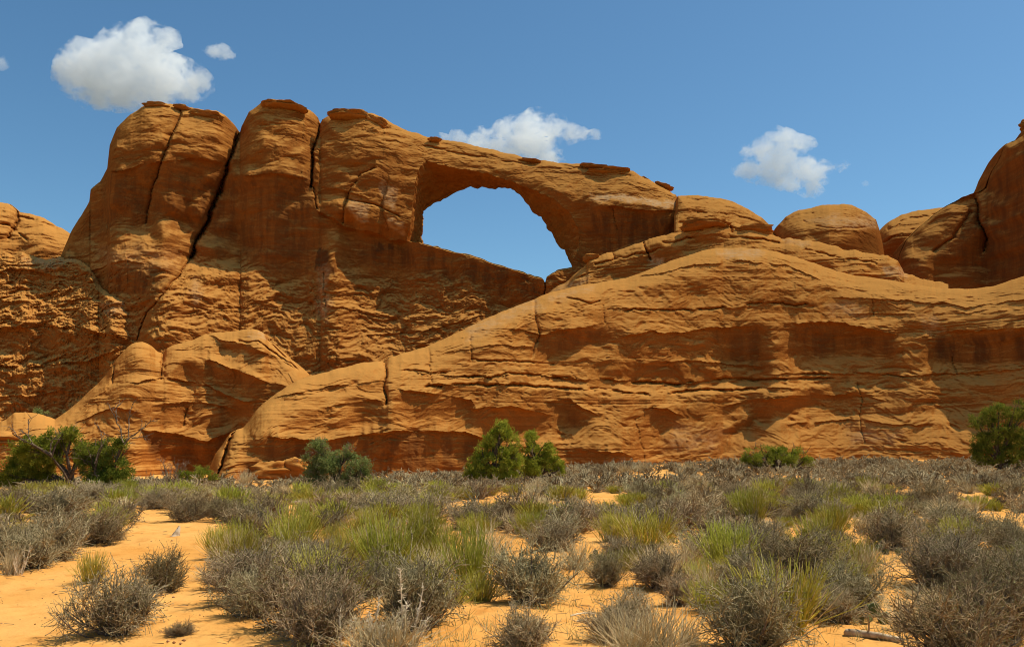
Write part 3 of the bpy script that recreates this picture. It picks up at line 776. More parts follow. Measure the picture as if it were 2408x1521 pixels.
# ------------------------------------------------------------------ left middle hump
rock('rock_hump', 'hump of layered orange sandstone left of centre with two slanting overhangs', 'rock hump', M_SLICK,
    [(-160,1030),(-60,1010),(-5,996),(15,985),(32,971),(60,969),(84,971),(110,980),(128,987),(150,972),(180,948),(200,930),(226,905),(250,880),(268,852),(285,830),(300,815),(318,805),(335,804),(352,811),(366,826),(384,831),(392,820),(404,812),(430,806),(452,800),(475,789),(500,783),(530,780),(560,778),(585,774),(605,775),(622,784),(632,800),(660,822),(690,848),(712,866),(728,880),(745,920),(760,980)],
    [(-160,1200),(300,1190),(760,1160)], [(-160,54),(100,56),(300,60),(500,64),(760,62)], 560, 320, lean=.52, Rr=1.5, strata=.12, bulge=.6, seed=10.6, flake=.14, leak=9.0, detail=1.1, pits=.1,
    areas=[([(516,797),(547,806),(645,834),(664,856),(625,839),(578,827),(527,819)], -.35, 5), ([(473,858),(488,849),(547,868),(625,899),(676,912),(629,937),(586,922),(527,902),(484,882)], -.02, 6),
           ([(470,850),(490,840),(550,858),(630,888),(680,902),(676,908),(625,895),(547,864),(488,848)], 1.2, 4),
           ([(477,880),(527,912),(625,938),(617,949),(547,942),(531,938),(488,902)], .05, 8),
           ([(332,1010),(390,1018),(488,1037),(547,1010),(578,1002),(512,1068),(488,1098),(430,1100),(352,1060)], -.08, 10),
           ([(300,820),(420,815),(560,785),(620,790),(640,820),(530,795),(430,830),(330,840)], .95, 9),
           ([(400,870),(440,850),(470,860),(480,900),(420,900)], .0, 8), ([(520,950),(600,955),(590,985),(540,980)], .05, 8),
           ([(130,990),(240,900),(280,870),(280,940),(200,1000)], .7, 10), ([(60,1120),(340,1060),(360,1140),(60,1150)], .75, 16)],
    cracks=[([(384,832),(380,860),(378,890)], 3, .6, 12, .3), ([(268,860),(262,900)], 3, .4, 10, .2), ([(440,960),(430,1000)], 3, .3, 10, .2)],
    crevices=[([(630,800),(665,835),(700,870)], 2.6, .6), ([(540,800),(610,805),(660,840)], 2.4, .4)],
    ledges=[([(490,788),(527,799),(578,812),(645,838),(705,872)], .8, 12), ([(468,852),(490,845),(547,866),(625,897),(684,910)], 1.0, 14), ([(477,896),(527,932),(620,948)], .8, 12), ([(330,1010),(390,1016),(488,1036),(560,1008)], .8, 16), ([(300,900),(420,890),(470,900)], .5, 10), ([(160,1000),(260,960),(330,970)], .5, 10), ([(560,800),(620,808),(690,862)], .7, 8), ([(20,1040),(100,1030),(200,1040)], .6, 10), ([(380,950),(470,945),(560,965)], .5, 10)],
    pale=[([(585,776),(622,784),(632,800),(590,790)], .5, 5), ([(0,1045),(60,1055),(60,1065),(0,1060)], .4, 5)],
    stain_shade=[([(332,1010),(390,1018),(488,1037),(578,1002),(512,1068),(488,1098),(430,1100),(352,1060)], .55, 12), ([(473,858),(676,912),(629,937),(527,902)], .3, 8)])
# ------------------------------------------------------------------ tubes and leaves
def tubes(P0, P1, R0, R1, sides=3):
    P0 = np.asarray(P0, float); P1 = np.asarray(P1, float)
    R0 = np.asarray(R0, float)[:, None]; R1 = np.asarray(R1, float)[:, None]
    d = P1 - P0
    d /= np.maximum(np.linalg.norm(d, axis=1), 1e-9)[:, None]
    ref = np.where(np.abs(d[:, 2:3]) < .9, np.array([[0, 0, 1.0]]), np.array([[1.0, 0, 0]]))
    a = np.cross(d, ref); a /= np.linalg.norm(a, axis=1)[:, None]
    b = np.cross(d, a)
    V = []
    for P, RR in ((P0, R0), (P1, R1)):
        for k in range(sides):
            t = 2 * math.pi * k / sides
            V.append(P + RR * (math.cos(t) * a + math.sin(t) * b))
    V = np.stack(V, 1)                                   # n, 2*sides, 3
    n = len(P0)
    base = np.arange(n)[:, None] * (2 * sides)
    Fs = []
    for k in range(sides):
        k2 = (k + 1) % sides
        Fs.append(np.concatenate([base + k, base + k2, base + sides + k2, base + sides + k], 1))
    return V.reshape(-1, 3), np.concatenate(Fs)

def leaves(P, D, L, W, rng):
    """one small kite per point, pointing along D"""
    P = np.asarray(P, float); D = np.asarray(D, float)
    D = D / np.maximum(np.linalg.norm(D, axis=1), 1e-9)[:, None]
    S = np.cross(D, rng.normal(size=D.shape)); S /= np.maximum(np.linalg.norm(S, axis=1), 1e-9)[:, None]
    L = np.broadcast_to(np.asarray(L, float), (len(P),))[:, None]; W = np.broadcast_to(np.asarray(W, float), (len(P),))[:, None]
    V = np.stack([P, P + D * L * .5 + S * W * .5, P + D * L, P + D * L * .5 - S * W * .5], 1).reshape(-1, 3)
    return V, np.arange(len(P) * 4).reshape(-1, 4)

def join(*vf):
    Vs, Fs, o = [], [], 0
    for V, Fc in vf:
        Vs.append(V); Fs.append(Fc + o); o += len(V)
    return np.concatenate(Vs), np.concatenate(Fs)

class Segs:
    def __init__(s): s.a, s.b, s.r, s.q = [], [], [], []
    def add(s, a, b, r, q): s.a.append(a); s.b.append(b); s.r.append(r); s.q.append(q)
    def path(s, pts, r0, r1):
        n = len(pts) - 1
        for i in range(n):
            s.add(pts[i], pts[i + 1], r0 + (r1 - r0) * i / n, r0 + (r1 - r0) * (i + 1) / n)
    def build(s, sides=3): return tubes(s.a, s.b, s.r, s.q, sides)

def unit(v): return v / max(np.linalg.norm(v), 1e-9)

def curve(p, d, L, n, rng, wig, up):
    pts = [np.array(p, float)]; d = unit(np.array(d, float))
    for i in range(n):
        d = unit(d + rng.normal(size=3) * wig + np.array([0, 0, up]))
        pts.append(pts[-1] + d * L / n)
    return pts

M_TWIG = simple('grey_twig', (.27, .200, .108), (.50, .395, .22), 30, obj_var=.22, hue=.012)
M_TWIG_FAR = simple('grey_scrub', (.19, .140, .072), (.44, .355, .19), .9, obj_var=.22, hue=.012)
M_TWIG_TAN = simple('tan_twig', (.34, .235, .11), (.60, .46, .25), 30, obj_var=.2, hue=.012)
M_TWIG_BROWN = simple('brown_twig', (.17, .118, .058), (.34, .25, .135), 30, obj_var=.2, hue=.012)
M_STEM = simple('dark_stem', (.12, .085, .06), (.22, .165, .12), 30)
M_SLEAF = simple('drab_leaf', (.17, .15, .055), (.27, .23, .10), 20, obj_var=.25, trans=.2)
M_BROOM = simple('green_broom_stem', (.42, .38, .052), (.66, .57, .115), 9, obj_var=.18, trans=.3, hue=.014)
M_STRAW = simple('straw', (.60, .45, .22), (.80, .65, .38), 14, obj_var=.15, trans=.15)
M_PALE = simple('bleached_stem', (.66, .52, .33), (.85, .71, .50), 14)
M_JUN = simple('juniper_leaf', (.16, .185, .018), (.37, .36, .048), 3.0, trans=.4)
M_JUNB = simple('bright_juniper_leaf', (.22, .25, .022), (.48, .46, .06), 3.0, trans=.4)
M_JUNG = simple('grey_juniper_leaf', (.19, .225, .06), (.33, .345, .11), 3.0, trans=.35)
M_JUND = simple('deep_juniper_leaf', (.11, .135, .016), (.27, .27, .038), 3.0, trans=.35)
M_BARK = simple('juniper_bark', (.085, .052, .030), (.16, .105, .065), 12)
M_DEAD = simple('dead_wood', (.14, .092, .056), (.30, .215, .14), 9)
M_WOOD = simple('bleached_wood', (.38, .26, .15), (.60, .46, .30), 14)
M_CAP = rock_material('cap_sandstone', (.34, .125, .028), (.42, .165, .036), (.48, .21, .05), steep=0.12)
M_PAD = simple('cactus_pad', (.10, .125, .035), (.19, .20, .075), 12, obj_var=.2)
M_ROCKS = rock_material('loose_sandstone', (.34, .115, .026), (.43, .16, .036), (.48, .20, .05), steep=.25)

# ------------------------------------------------------------------ shrub kinds
def shrub_meshes(seed, W=.9, H=.62, stems=30, br=5, tw=7, fat=1.0, lean=(0, 0)):
    rng = np.random.RandomState(seed)
    st, twg, lp, ld = Segs(), Segs(), [], []
    for i in range(stems):
        th = math.radians(8 + 74 * math.sqrt(rng.rand())); az = rng.rand() * 2 * math.pi
        d = np.array([math.sin(th) * math.cos(az) + lean[0], math.sin(th) * math.sin(az) + lean[1], math.cos(th) + .1])
        d = unit(d)
        Lr = 1 / math.sqrt((d[0] ** 2 + d[1] ** 2) / (W / 2) ** 2 + d[2] ** 2 / H ** 2) * rng.uniform(.72, 1.08) * (1 + .25 * math.sin(az * 2 + seed) * math.sin(th))
        b = np.array([rng.normal() * .05, rng.normal() * .05, -.02])
        pts = curve(b, d, Lr * .78, 4, rng, .13, .03 + .10 * math.sin(th))
        st.path(pts, .0085 * fat, .004 * fat)
        for k in range(br):
            t = rng.uniform(.25, 1.0) * 4
            j = min(int(t), 3); p = pts[j] + (pts[j + 1] - pts[j]) * (t - j)
            dd = unit(unit(pts[j + 1] - pts[j]) + rng.normal(size=3) * .55 + np.array([0, 0, .22]))
            q = curve(p, dd, Lr * rng.uniform(.22, .42), 3, rng, .22, .05)
            twg.path(q, .0045 * fat, .0028 * fat)
            for m in range(tw):
                t2 = rng.uniform(.15, 1.0) * 3
                j2 = min(int(t2), 2); p2 = q[j2] + (q[j2 + 1] - q[j2]) * (t2 - j2)
                d2 = unit(unit(q[j2 + 1] - q[j2]) + rng.normal(size=3) * .7 + np.array([0, 0, .15]))
                e = curve(p2, d2, rng.uniform(.06, .15), 2, rng, .3, .03)
                twg.path(e, .0032 * fat, .0017 * fat)
                lp.append(e[1]); ld.append(d2 + rng.normal(size=3) * .6)
                if rng.rand() < .6: lp.append(e[2]); ld.append(d2)
    n = len(lp)
    return st.build(), twg.build(), leaves(lp, ld, rng.uniform(.012, .026, n), .009, rng)

def broom_mesh(seed, W=.7, H=.7, n=190, fat=1.0, droop=0.0, spread=34):
    rng = np.random.RandomState(seed); s = Segs(); dry = Segs()
    for i in range(n):
        th = math.radians(abs(rng.normal()) * spread * .62 + 1); az = rng.rand() * 6.283
        r = .13 * W * math.sqrt(rng.rand())
        d = np.array([math.sin(th) * math.cos(az), math.sin(th) * math.sin(az), math.cos(th)])
        L = H * rng.uniform(.6, 1.05) * (1 - .2 * th)
        p = (r * math.cos(az + rng.normal() * .5) * 1.6, r * math.sin(az + rng.normal() * .5) * 1.6, -.02)
        pts = curve(p, d, L, 4, rng, .06, .03 - droop)
        (dry if rng.rand() < .14 else s).path(pts, .0045 * fat, .0020 * fat)
        for k in range(2):
            j = rng.randint(1, 4)
            q = curve(pts[j], unit(pts[j + 1] - pts[j]) + rng.normal(size=3) * .22, L * rng.uniform(.2, .42), 2, rng, .06, .04)
            s.path(q, .0032 * fat, .0016 * fat)
    return s.build(), dry.build()

def grass_mesh(seed, W=.5, H=.45, n=170, fat=1.0):
    rng = np.random.RandomState(seed); s = Segs()
    for i in range(n):
        th = math.radians(abs(rng.normal()) * 26 + 2); az = rng.rand() * 6.283
        d = np.array([math.sin(th) * math.cos(az), math.sin(th) * math.sin(az), math.cos(th)])
        p = (rng.normal() * .10 * W, rng.normal() * .10 * W, -.02)
        pts = curve(p, d, H * rng.uniform(.5, 1.1), 3, rng, .12, -.06)
        s.path(pts, .0036 * fat, .0010 * fat)
    return s.build()

def md(name, vf, mat, smooth=False):
    me = mesh_data(name, vf[0], vf[1], smooth); me.materials.append(mat); return me

NEAR_SHRUB = []
for i in range(6):
    a, b, c = shrub_meshes(100 + i, W=.95, H=[.66, .60, .70, .56, .64, .62][i], stems=[46, 42, 50, 44, 46, 42][i], br=6, tw=8)
    NEAR_SHRUB.append((md('stems', a, M_STEM), md('twigs', b, [M_TWIG, M_TWIG, M_TWIG_BROWN][i % 3]), md('leaves', c, M_SLEAF)))
MID_SHRUB = []
for i in range(6):
    a, b, c = shrub_meshes(200 + i, W=.95, H=.60 + .03 * (i % 3), stems=26, br=5, tw=5, fat=1.75)
    MID_SHRUB.append(md('shrub', join(a, b), [M_TWIG_FAR, M_TWIG_BROWN, M_TWIG_FAR, M_TWIG_TAN, M_TWIG_FAR, M_TWIG_BROWN][i]))
FAR_RAW = []
for i in range(8):
    a, b, c = shrub_meshes(300 + i, W=1.0, H=.62, stems=[12, 12, 12, 12, 8, 8, 8, 8][i], br=[4, 3][i // 4], tw=[4, 3][i // 4], fat=[3.2, 4.6][i // 4])
    FAR_RAW.append(join(a, b))
BROOM = []
for i in range(4):
    a, b = broom_mesh(400 + i, n=[190, 230, 160, 210][i], spread=[34, 28, 40, 36][i])
    BROOM.append((md('green_stems', a, M_BROOM), md('dry_stems', b, M_STRAW)))
BROOM_FAR = [md('broom_shrub', join(*broom_mesh(450 + i, n=120, fat=2.2)), M_BROOM) for i in range(3)]
GRASS = [md('grass_tuft', grass_mesh(500 + i), M_STRAW) for i in range(4)]
GRASS_FAR = [md('grass_tuft', grass_mesh(520 + i, n=110, fat=2.6), M_STRAW) for i in range(3)]
_prng = random.Random(11)

def rigged(name, parts, loc, rz, sx, sy, sz, label, cat, group=None):
    e = bpy.data.objects.new(name, None); COL.objects.link(e)
    e.empty_display_size = .2
    e.location = loc; e.rotation_euler = (0, 0, rz); e.scale = (sx, sy, sz)
    for pn, me in parts:
        c = bpy.data.objects.new(pn, me); COL.objects.link(c); c.parent = e
    return tag(e, label, cat, group)

def single(name, me, loc, rz, sx, sy, sz, label, cat, group=None):
    o = bpy.data.objects.new(name, me); COL.objects.link(o)
    o.location = loc; o.rotation_euler = (0, 0, rz); o.scale = (sx, sy, sz)
    return tag(o, label, cat, group)

PLACED = []
def shrub_at(px, py, wpx, hpx, label, kind='shrub', var=None):
    x, y, z = on_ground(px, py)
    m = y / F
    W, H = wpx * m, hpx * m
    PLACED.append((x, y, W / 2))
    v = _prng.randrange(99) if var is None else var
    rz = _prng.uniform(0, 6.28)
    if kind == 'shrub':
        s = NEAR_SHRUB[v % 6]
        rigged('grey_shrub', zip(('stems', 'twigs', 'leaves'), s), (x, y, z), rz, W / .84, W / .84, H / .66, label, 'shrub', 'grey twiggy desert shrubs')
    elif kind == 'broom':
        s = BROOM[v % 4]
        rigged('broom_shrub', zip(('green_stems', 'dry_stems'), s), (x, y, z), rz, W / .66, W / .66, H / .56, label, 'shrub', 'green broom like shrubs')
    else:
        single('grass_tuft', GRASS[v % 4], (x, y, z), rz, W / .5, W / .5, H / .45, label, 'grass', 'dry straw grass tufts')

G = 'grey twiggy '
for a in [
    (62, 1335, 165, 130, 'broad grey shrub half out of frame at left edge, beside the sand path'),
    (243, 1275, 150, 105, 'dark rounded grey shrub on the far left bank of the sand path'),
    (262, 1492, 225, 190, 'big bristly grey shrub alone on bare sand at lower left'),
    (388, 1388, 125, 120, 'dark olive grey shrub just behind the big lower left one'),
    (588, 1452, 165, 135, 'compact grey brown shrub on open sand right of the path fork'),
    (745, 1512, 235, 200, 'wide spreading grey shrub cut by a clump of pale dry stalks at its right'),
    (985, 1478, 240, 205, 'large grey shrub on sand right behind the pale spiny stalks'),
    (1252, 1418, 215, 180, 'dense dark shrub in the lower centre with bare sand in front'),
    (1238, 1528, 165, 130, 'thin open dark stemmed shrub at the bottom edge below the dense dark one'),
    (1548, 1382, 135, 110, 'dark grey shrub at the back edge of the central sand patch'),
    (1422, 1376, 105, 95, 'small dark thin shrub above the central sand patch, left of its neighbour'),
    (1300, 1296, 150, 90, 'reddish grey shrub behind the dense dark central one'),
    (1480, 1480, 150, 110, 'grey shrub behind the straw grass at the bottom edge right of centre'),
    (1690, 1312, 215, 125, 'wide grey shrub right of centre with a yellow green broom behind it'),
    (1760, 1530, 270, 210, 'huge grey shrub filling the bottom edge right of centre'),
    (1898, 1362, 225, 140, 'broad bluish grey shrub mid right, left of the open sand pocket'),
    (1990, 1432, 200, 140, 'round grey shrub right beside the sand pocket and above the cactus'),
    (1850, 1424, 150, 100, 'low dull shrub wedged left of the round one above the cactus'),
    (2098, 1290, 165, 115, 'dark grey shrub at the head of the sand pocket casting shade on it'),
    (2235, 1392, 235, 165, 'large dark shrub on the right bank of the sand pocket'),
    (2270, 1560, 300, 220, 'very large grey shrub in the bottom right corner'),
    (2395, 1450, 190, 170, 'tall grey shrub cut by the right edge above the corner one'),
    (2390, 1300, 150, 120, 'grey shrub at the right edge in the second row'),
    (605, 1262, 155, 115, 'tall grey shrub on the right bank at the bend of the sand path'),
    (448, 1224, 130, 75, 'low grey shrub at the far bend of the sand path'),
    (545, 1225, 110, 70, 'small grey shrub straight behind the shard of pale wood'),
    (365, 1196, 110, 60, 'low grey brown shrub where the sand path vanishes'),
    (130, 1218, 180, 85, 'wide grey shrub under the large left juniper'),
    (28, 1196, 110, 62, 'grey shrub at left edge below the juniper crown'),
    (225, 1188, 150, 66, 'brownish grey shrub below the dead log of the left juniper'),
    (715, 1372, 170, 115, 'faded grey shrub behind the wide spreading lower one'),
    (905, 1215, 150, 75, 'grey shrub in the middle row below the grey juniper'),
    (1010, 1225, 160, 85, 'grey shrub in the middle row left of a short fallen stick'),
    (1120, 1245, 150, 80, 'grey shrub in the middle row right of a short fallen stick'),
    (1370, 1240, 120, 70, 'pale domed shrub in the middle of the scrub'),
    (1500, 1245, 180, 80, 'grey shrub in the middle row, left of the lone yellow green broom'),
    (1930, 1225, 170, 90, 'purplish grey shrub in the middle row right of the lone broom'),
    (2240, 1260, 200, 95, 'wide grey shrub in the right middle row above the large dark one'),
    (1460, 1330, 110, 85, 'twiggy dark shrub left of the small cactus patch'),
    (1600, 1420, 110, 80, 'brown shrub at the right side of the central sand patch'),
    (420, 1495, 70, 40, 'tiny dry shrub at the bottom of the big lower left shrub'),
]: shrub_at(*a)
for a in [
    (905, 1350, 150, 120, 'tall bright green broom shrub in the lower middle, the brightest clump'),
    (985, 1318, 105, 110, 'green broom shrub with pale dead stalks behind it'),
    (815, 1330, 70, 70, 'small green broom tuft on sand left of the bright clump'),
    (575, 1350, 130, 80, 'yellow green broom spilling over the top of the compact shrub'),
    (560, 1300, 110, 70, 'yellow green broom right of the shard of pale wood'),
    (690, 1298, 125, 95, 'pale green broom behind the sand gap in the left middle'),
    (1110, 1392, 125, 130, 'olive broom shrub touching the left side of the dense dark shrub'),
    (1050, 1322, 100, 80, 'arching yellow broom between the bright clump and the reddish shrub'),
    (1525, 1290, 160, 80, 'loose yellow green broom behind the dark shrubs at centre right'),
    (1770, 1235, 100, 75, 'lone yellow green broom standing among grey shrubs at right'),
    (215, 1370, 80, 60, 'olive broom poking out above the big lower left shrub'),
    (650, 1325, 45, 45, 'dark green broom tuft beside the compact shrub'),
    (780, 1305, 60, 60, 'green broom tuft in the gap left of the bright clump'),
    (535, 1188, 45, 40, 'yellow broom tuft glowing beside the far bend of the path'),
    (870, 1260, 70, 55, 'small green broom in the middle row left of centre'),
    (1440, 1275, 100, 60, 'green broom in the middle row right of the pale domed shrub'),
]: shrub_at(*a, kind='broom')
for a in [
    (1550, 1540, 230, 125, 'fan of pale straw grass at the bottom edge right of centre'),
    (1475, 1540, 170, 110, 'left wing of the pale straw grass along the bottom edge right of centre'),
    (935, 1538, 190, 105, 'broad straw tuft around the feet of the tall spiny stalks'),
    (1620, 1530, 90, 80, 'second pale straw tuft at the bottom edge, right of the fan'),
    (865, 1535, 170, 100, 'straw tuft at the bottom edge below the spiny stalks'),
    (760, 1225, 110, 45, 'bleached straw tuft behind the log at left centre'),
    (930, 1270, 120, 55, 'bleached wiry tuft behind the bright green broom'),
    (1515, 1110, 40, 34, 'straw tuft on the crest of the pale sand mound'),
    (1620, 1112, 60, 30, 'straw tuft right of the pale sand mound'),
    (575, 1140, 50, 40, 'pale feathery tuft at the foot of the split rock'),
    (1470, 1113, 60, 28, 'yellowish tuft on the left flank of the pale sand mound'),
    (25, 1350, 60, 80, 'pale dead stalks in front of the left edge shrub'),
]: shrub_at(*a, kind='grass')

# ------------------------------------------------------------------ the scrub belt
BASE_LINE = ([-200, 0, 300, 500, 700, 870, 1000, 1200, 1400, 1600, 1750, 2000, 2408, 2700], [1136, 1136, 1138, 1136, 1134, 1132, 1122, 1114, 1104, 1098, 1092, 1088, 1090, 1092])
SANDY = [[(-200,1360),(120,1338),(175,1285),(300,1245),(325,1200),(400,1200),(520,1218),(470,1262),(520,1300),(470,1400),(520,1460),(640,1470),(680,1560),(-200,1560)],
         [(1000,1450),(1160,1420),(1330,1420),(1360,1370),(1500,1372),(1560,1400),(1500,1440),(1420,1470),(1400,1560),(900,1560)],
         [(2000,1290),(2080,1290),(2150,1340),(2170,1400),(2150,1480),(2030,1500),(1950,1490),(2090,1420),(2060,1360)],
         [(1470,1118),(1590,1112),(1610,1128),(1480,1136)], [(1390,1125),(1430,1125),(1440,1136),(1390,1138)]]
def project(x, y, z):
    # where a point stands in the photo, used to keep the bare sand patches bare
    ry = y * CP + (z - CAMZ) * SP; rz = -y * SP + (z - CAMZ) * CP
    return CX + F * x / ry, CY - F * rz / ry
_sr = np.random.RandomState(5)
cells = {}
def free(x, y, r):
    cx, cy = int(x // 1.5), int(y // 1.5)
    for i in (-1, 0, 1):
        for j in (-1, 0, 1):
            for (a, b, c) in cells.get((cx + i, cy + j), ()):
                if (a - x) ** 2 + (b - y) ** 2 < (.60 * (r + c)) ** 2: return False
    return True
def occupy(x, y, r): cells.setdefault((int(x // 1.5), int(y // 1.5)), []).append((x, y, r))
for p in PLACED: occupy(*p)
scrub = []
for t in range(26000):
    y = 8.0 + 56 * _sr.rand() ** .75; x = (_sr.rand() * 2 - 1) * (.63 * y + 1.5)
    r = _sr.uniform(.28, .66)
    z = float(ground_h(x, y))
    px, py = project(x, y, z)
    if py < np.interp(px, *BASE_LINE) or py > 1600: continue
    ppx, ppy = np.array([px]), np.array([py])
    if any(inside(ppx, ppy, S)[0] for S in SANDY): continue
    gap = perlin(np.array([x * .42]), np.array([y * .30]), np.array([6.6]))[0]
    if py > 1160 and (px < 1350 or py < 1330) and (gap < -.16 or (gap < .05 and _sr.rand() < .7)): continue
    if py <= 1160 and gap < -.30: continue
    if not free(x, y, r * (.78 if y > 26 else 1) * (.85 if px > 1250 and py > 1250 else 1)): continue
    occupy(x, y, r)
    scrub.append((y, x, z, r, px, py))
scrub.sort()
def zone(px, py):
    row = 'nearest' if py > 1330 else ('middle' if py > 1200 else 'farthest')
    third = 'left third' if px < 803 else ('centre third' if px < 1606 else 'right third')
    return row, third
n_ind = {'s': 0, 'b': 0, 'g': 0}
farV, farF, off = [], [], 0
farB = [[], [], 0]
for (y, x, z, r, px, py) in scrub:
    k = perlin(np.array([x * .23]), np.array([y * .16]), np.array([3.3]))[0]
    k2 = _sr.rand()
    green = k2 < (.50 if k > .08 else .14) or (480 < px < 1250 and k2 < .38)
    dry = (not green) and k2 > .72
    rz = _sr.rand() * 6.28
    if green:
        if n_ind['b'] < 270:
            n_ind['b'] += 1
            i_ = _sr.randint(12)
            if y < 19: rigged('broom_shrub', zip(('green_stems', 'dry_stems'), BROOM[i_ % 4]), (x, y, z), rz, r * 2.2, r * 2.2, r * 1.5 * _sr.uniform(.7, 1.1), 'small yellow green broom among grey shrubs, %s rows, %s of the picture' % zone(px, py), 'shrub', 'yellow green brooms in the %s rows, %s' % zone(px, py))
            else: single('broom_shrub', BROOM_FAR[i_ % 3], (x, y, z), rz, r * 2.3, r * 2.3, r * 1.45 * _sr.uniform(.7, 1.1), 'small yellow green broom among grey shrubs, %s rows, %s of the picture' % zone(px, py), 'shrub', 'yellow green brooms in the %s rows, %s' % zone(px, py))
            continue
    if dry:
        if n_ind['g'] < 250:
            n_ind['g'] += 1
            single('grass_tuft', (GRASS if y < 18 else GRASS_FAR)[_sr.randint(3)], (x, y, z), rz, r * 2.6, r * 2.6, r * 1.9 * _sr.uniform(.7, 1.1), 'dry straw coloured tuft among the shrubs, %s rows, %s of the picture' % zone(px, py), 'grass', 'straw tufts in the %s rows, %s' % zone(px, py))
            continue
    h = r * 2.1 / .9
    row, third = zone(px, py)
    if n_ind['s'] < 255:
        n_ind['s'] += 1
        i_ = _sr.randint(6)
        if y < 15: rigged('grey_shrub', zip(('stems', 'twigs', 'leaves'), NEAR_SHRUB[i_]), (x, y, z), rz, h, h, h * _sr.uniform(.7, 1.05), '%s twiggy shrub in the %s rows of scrub, %s of the picture' % (('grey', 'grey', 'dark brown')[i_ % 3], row, third), 'shrub', '%s shrubs in the %s rows, %s' % (('grey', 'grey', 'dark brown')[i_ % 3], row, third))
        else: single('grey_shrub', MID_SHRUB[i_], (x, y, z), rz, h, h, h * _sr.uniform(.55, 1.05), '%s twiggy shrub in the %s rows of scrub, %s of the picture' % (('grey', 'dark brown', 'grey', 'tan', 'grey', 'dark brown')[i_], row, third), 'shrub', '%s shrubs in the %s rows, %s' % (('grey', 'dark brown', 'grey', 'tan', 'grey', 'dark brown')[i_], row, third))
    else:
        V, Fc = FAR_RAW[_sr.randint(4) + (4 if y > 34 else 0)]
        c, s = math.cos(rz), math.sin(rz)
        hz = h * _sr.uniform(.5, .9)
        W_ = np.stack([(V[:, 0] * c - V[:, 1] * s) * h + x, (V[:, 0] * s + V[:, 1] * c) * h + y, V[:, 2] * hz + z], 1)
        farV.append(W_); farF.append(Fc + off); off += len(V)
if farV:
    me = md('distant_scrub', (np.concatenate(farV), np.concatenate(farF)), M_TWIG_FAR)
    o = add_obj('distant_scrub', me, None)
    tag(o, 'far band of grey scrub merging at the foot of the slab', kind='stuff')
print('scrub', n_ind, len(scrub), off)

# ------------------------------------------------------------------ litter and short grass
rng = np.random.RandomState(21)
s = Segs(); g = Segs()
for t in range(9000):
    y = 6.5 + 22 * rng.rand() ** 1.6; x = (rng.rand() * 2 - 1) * (.62 * y + .5)
    q = perlin(np.array([x * .5]), np.array([y * .5]), np.array([9.1]))[0]
    z = float(ground_h(x, y)); px, py = project(x, y, z)
    bare = inside(np.array([px]), np.array([py]), SANDY[0])[0]
    if bare and rng.rand() < .7: continue
    if q < -.1 and rng.rand() < .7: continue
    if rng.rand() < .55:
        a = rng.rand() * 6.28; L = rng.uniform(.04, .16)
        s.add(np.array([x, y, z + .008]), np.array([x + L * math.cos(a), y + L * math.sin(a), z + rng.uniform(.004, .03)]), .0035, .002)
    elif not bare:
        for k in range(5):
            p = np.array([x + rng.normal() * .03, y + rng.normal() * .03, z - .01])
            d = np.array([rng.normal() * .4, rng.normal() * .4, 1.0])
            c = curve(p, d, rng.uniform(.06, .18), 2, rng, .15, -.1); g.path(c, .0028, .001)
o = add_obj('plant_litter', md('plant_litter', s.build(), simple('dead_twig_litter', (.10, .06, .035), (.30, .21, .13), 9)), None); tag(o, 'dead twigs strewn over the sand', kind='stuff')
o = add_obj('short_grass', md('short_grass', g.build(), simple('short_dry_grass', (.34, .29, .09), (.50, .42, .20), 2)), None); tag(o, 'sparse short yellow grass between the shrubs', kind='stuff')

# small stones and grit lying on the sand
def pebbles():
    rng = np.random.RandomState(33); Vs, Fs, off = [], [], 0
    oct_ = np.array([[1,0,0],[0,1,0],[-1,0,0],[0,-1,0],[0,0,1],[0,0,-1]], float)
    of = np.array([[0,1,4],[1,2,4],[2,3,4],[3,0,4],[1,0,5],[2,1,5],[3,2,5],[0,3,5]])
    for t in range(2600):
        y = 6.5 + 16 * rng.rand() ** 1.7; x = (rng.rand() * 2 - 1) * .62 * y
        if perlin(np.array([x * .9]), np.array([y * .9]), np.array([2.1]))[0] < .02: continue
        r = .005 + .016 * rng.rand() ** 4
        V = oct_ * r * rng.uniform(.6, 1.3, (6, 3)) * np.array([1.2, 1.2, .7])
        a = rng.rand() * 6.28; c, s_ = math.cos(a), math.sin(a)
        V = np.stack([V[:, 0] * c - V[:, 1] * s_ + x, V[:, 0] * s_ + V[:, 1] * c + y, V[:, 2] + float(ground_h(x, y)) + r * .3], 1)
        Vs.append(V); Fs.append(of + off); off += 6
    o = add_obj('pebbles', md('pebbles', (np.concatenate(Vs), np.concatenate(Fs)), simple('grit', (.30, .12, .04), (.55, .30, .14), 5)), None)
    tag(o, 'small stones and grit scattered on the sand', kind='stuff')
pebbles()
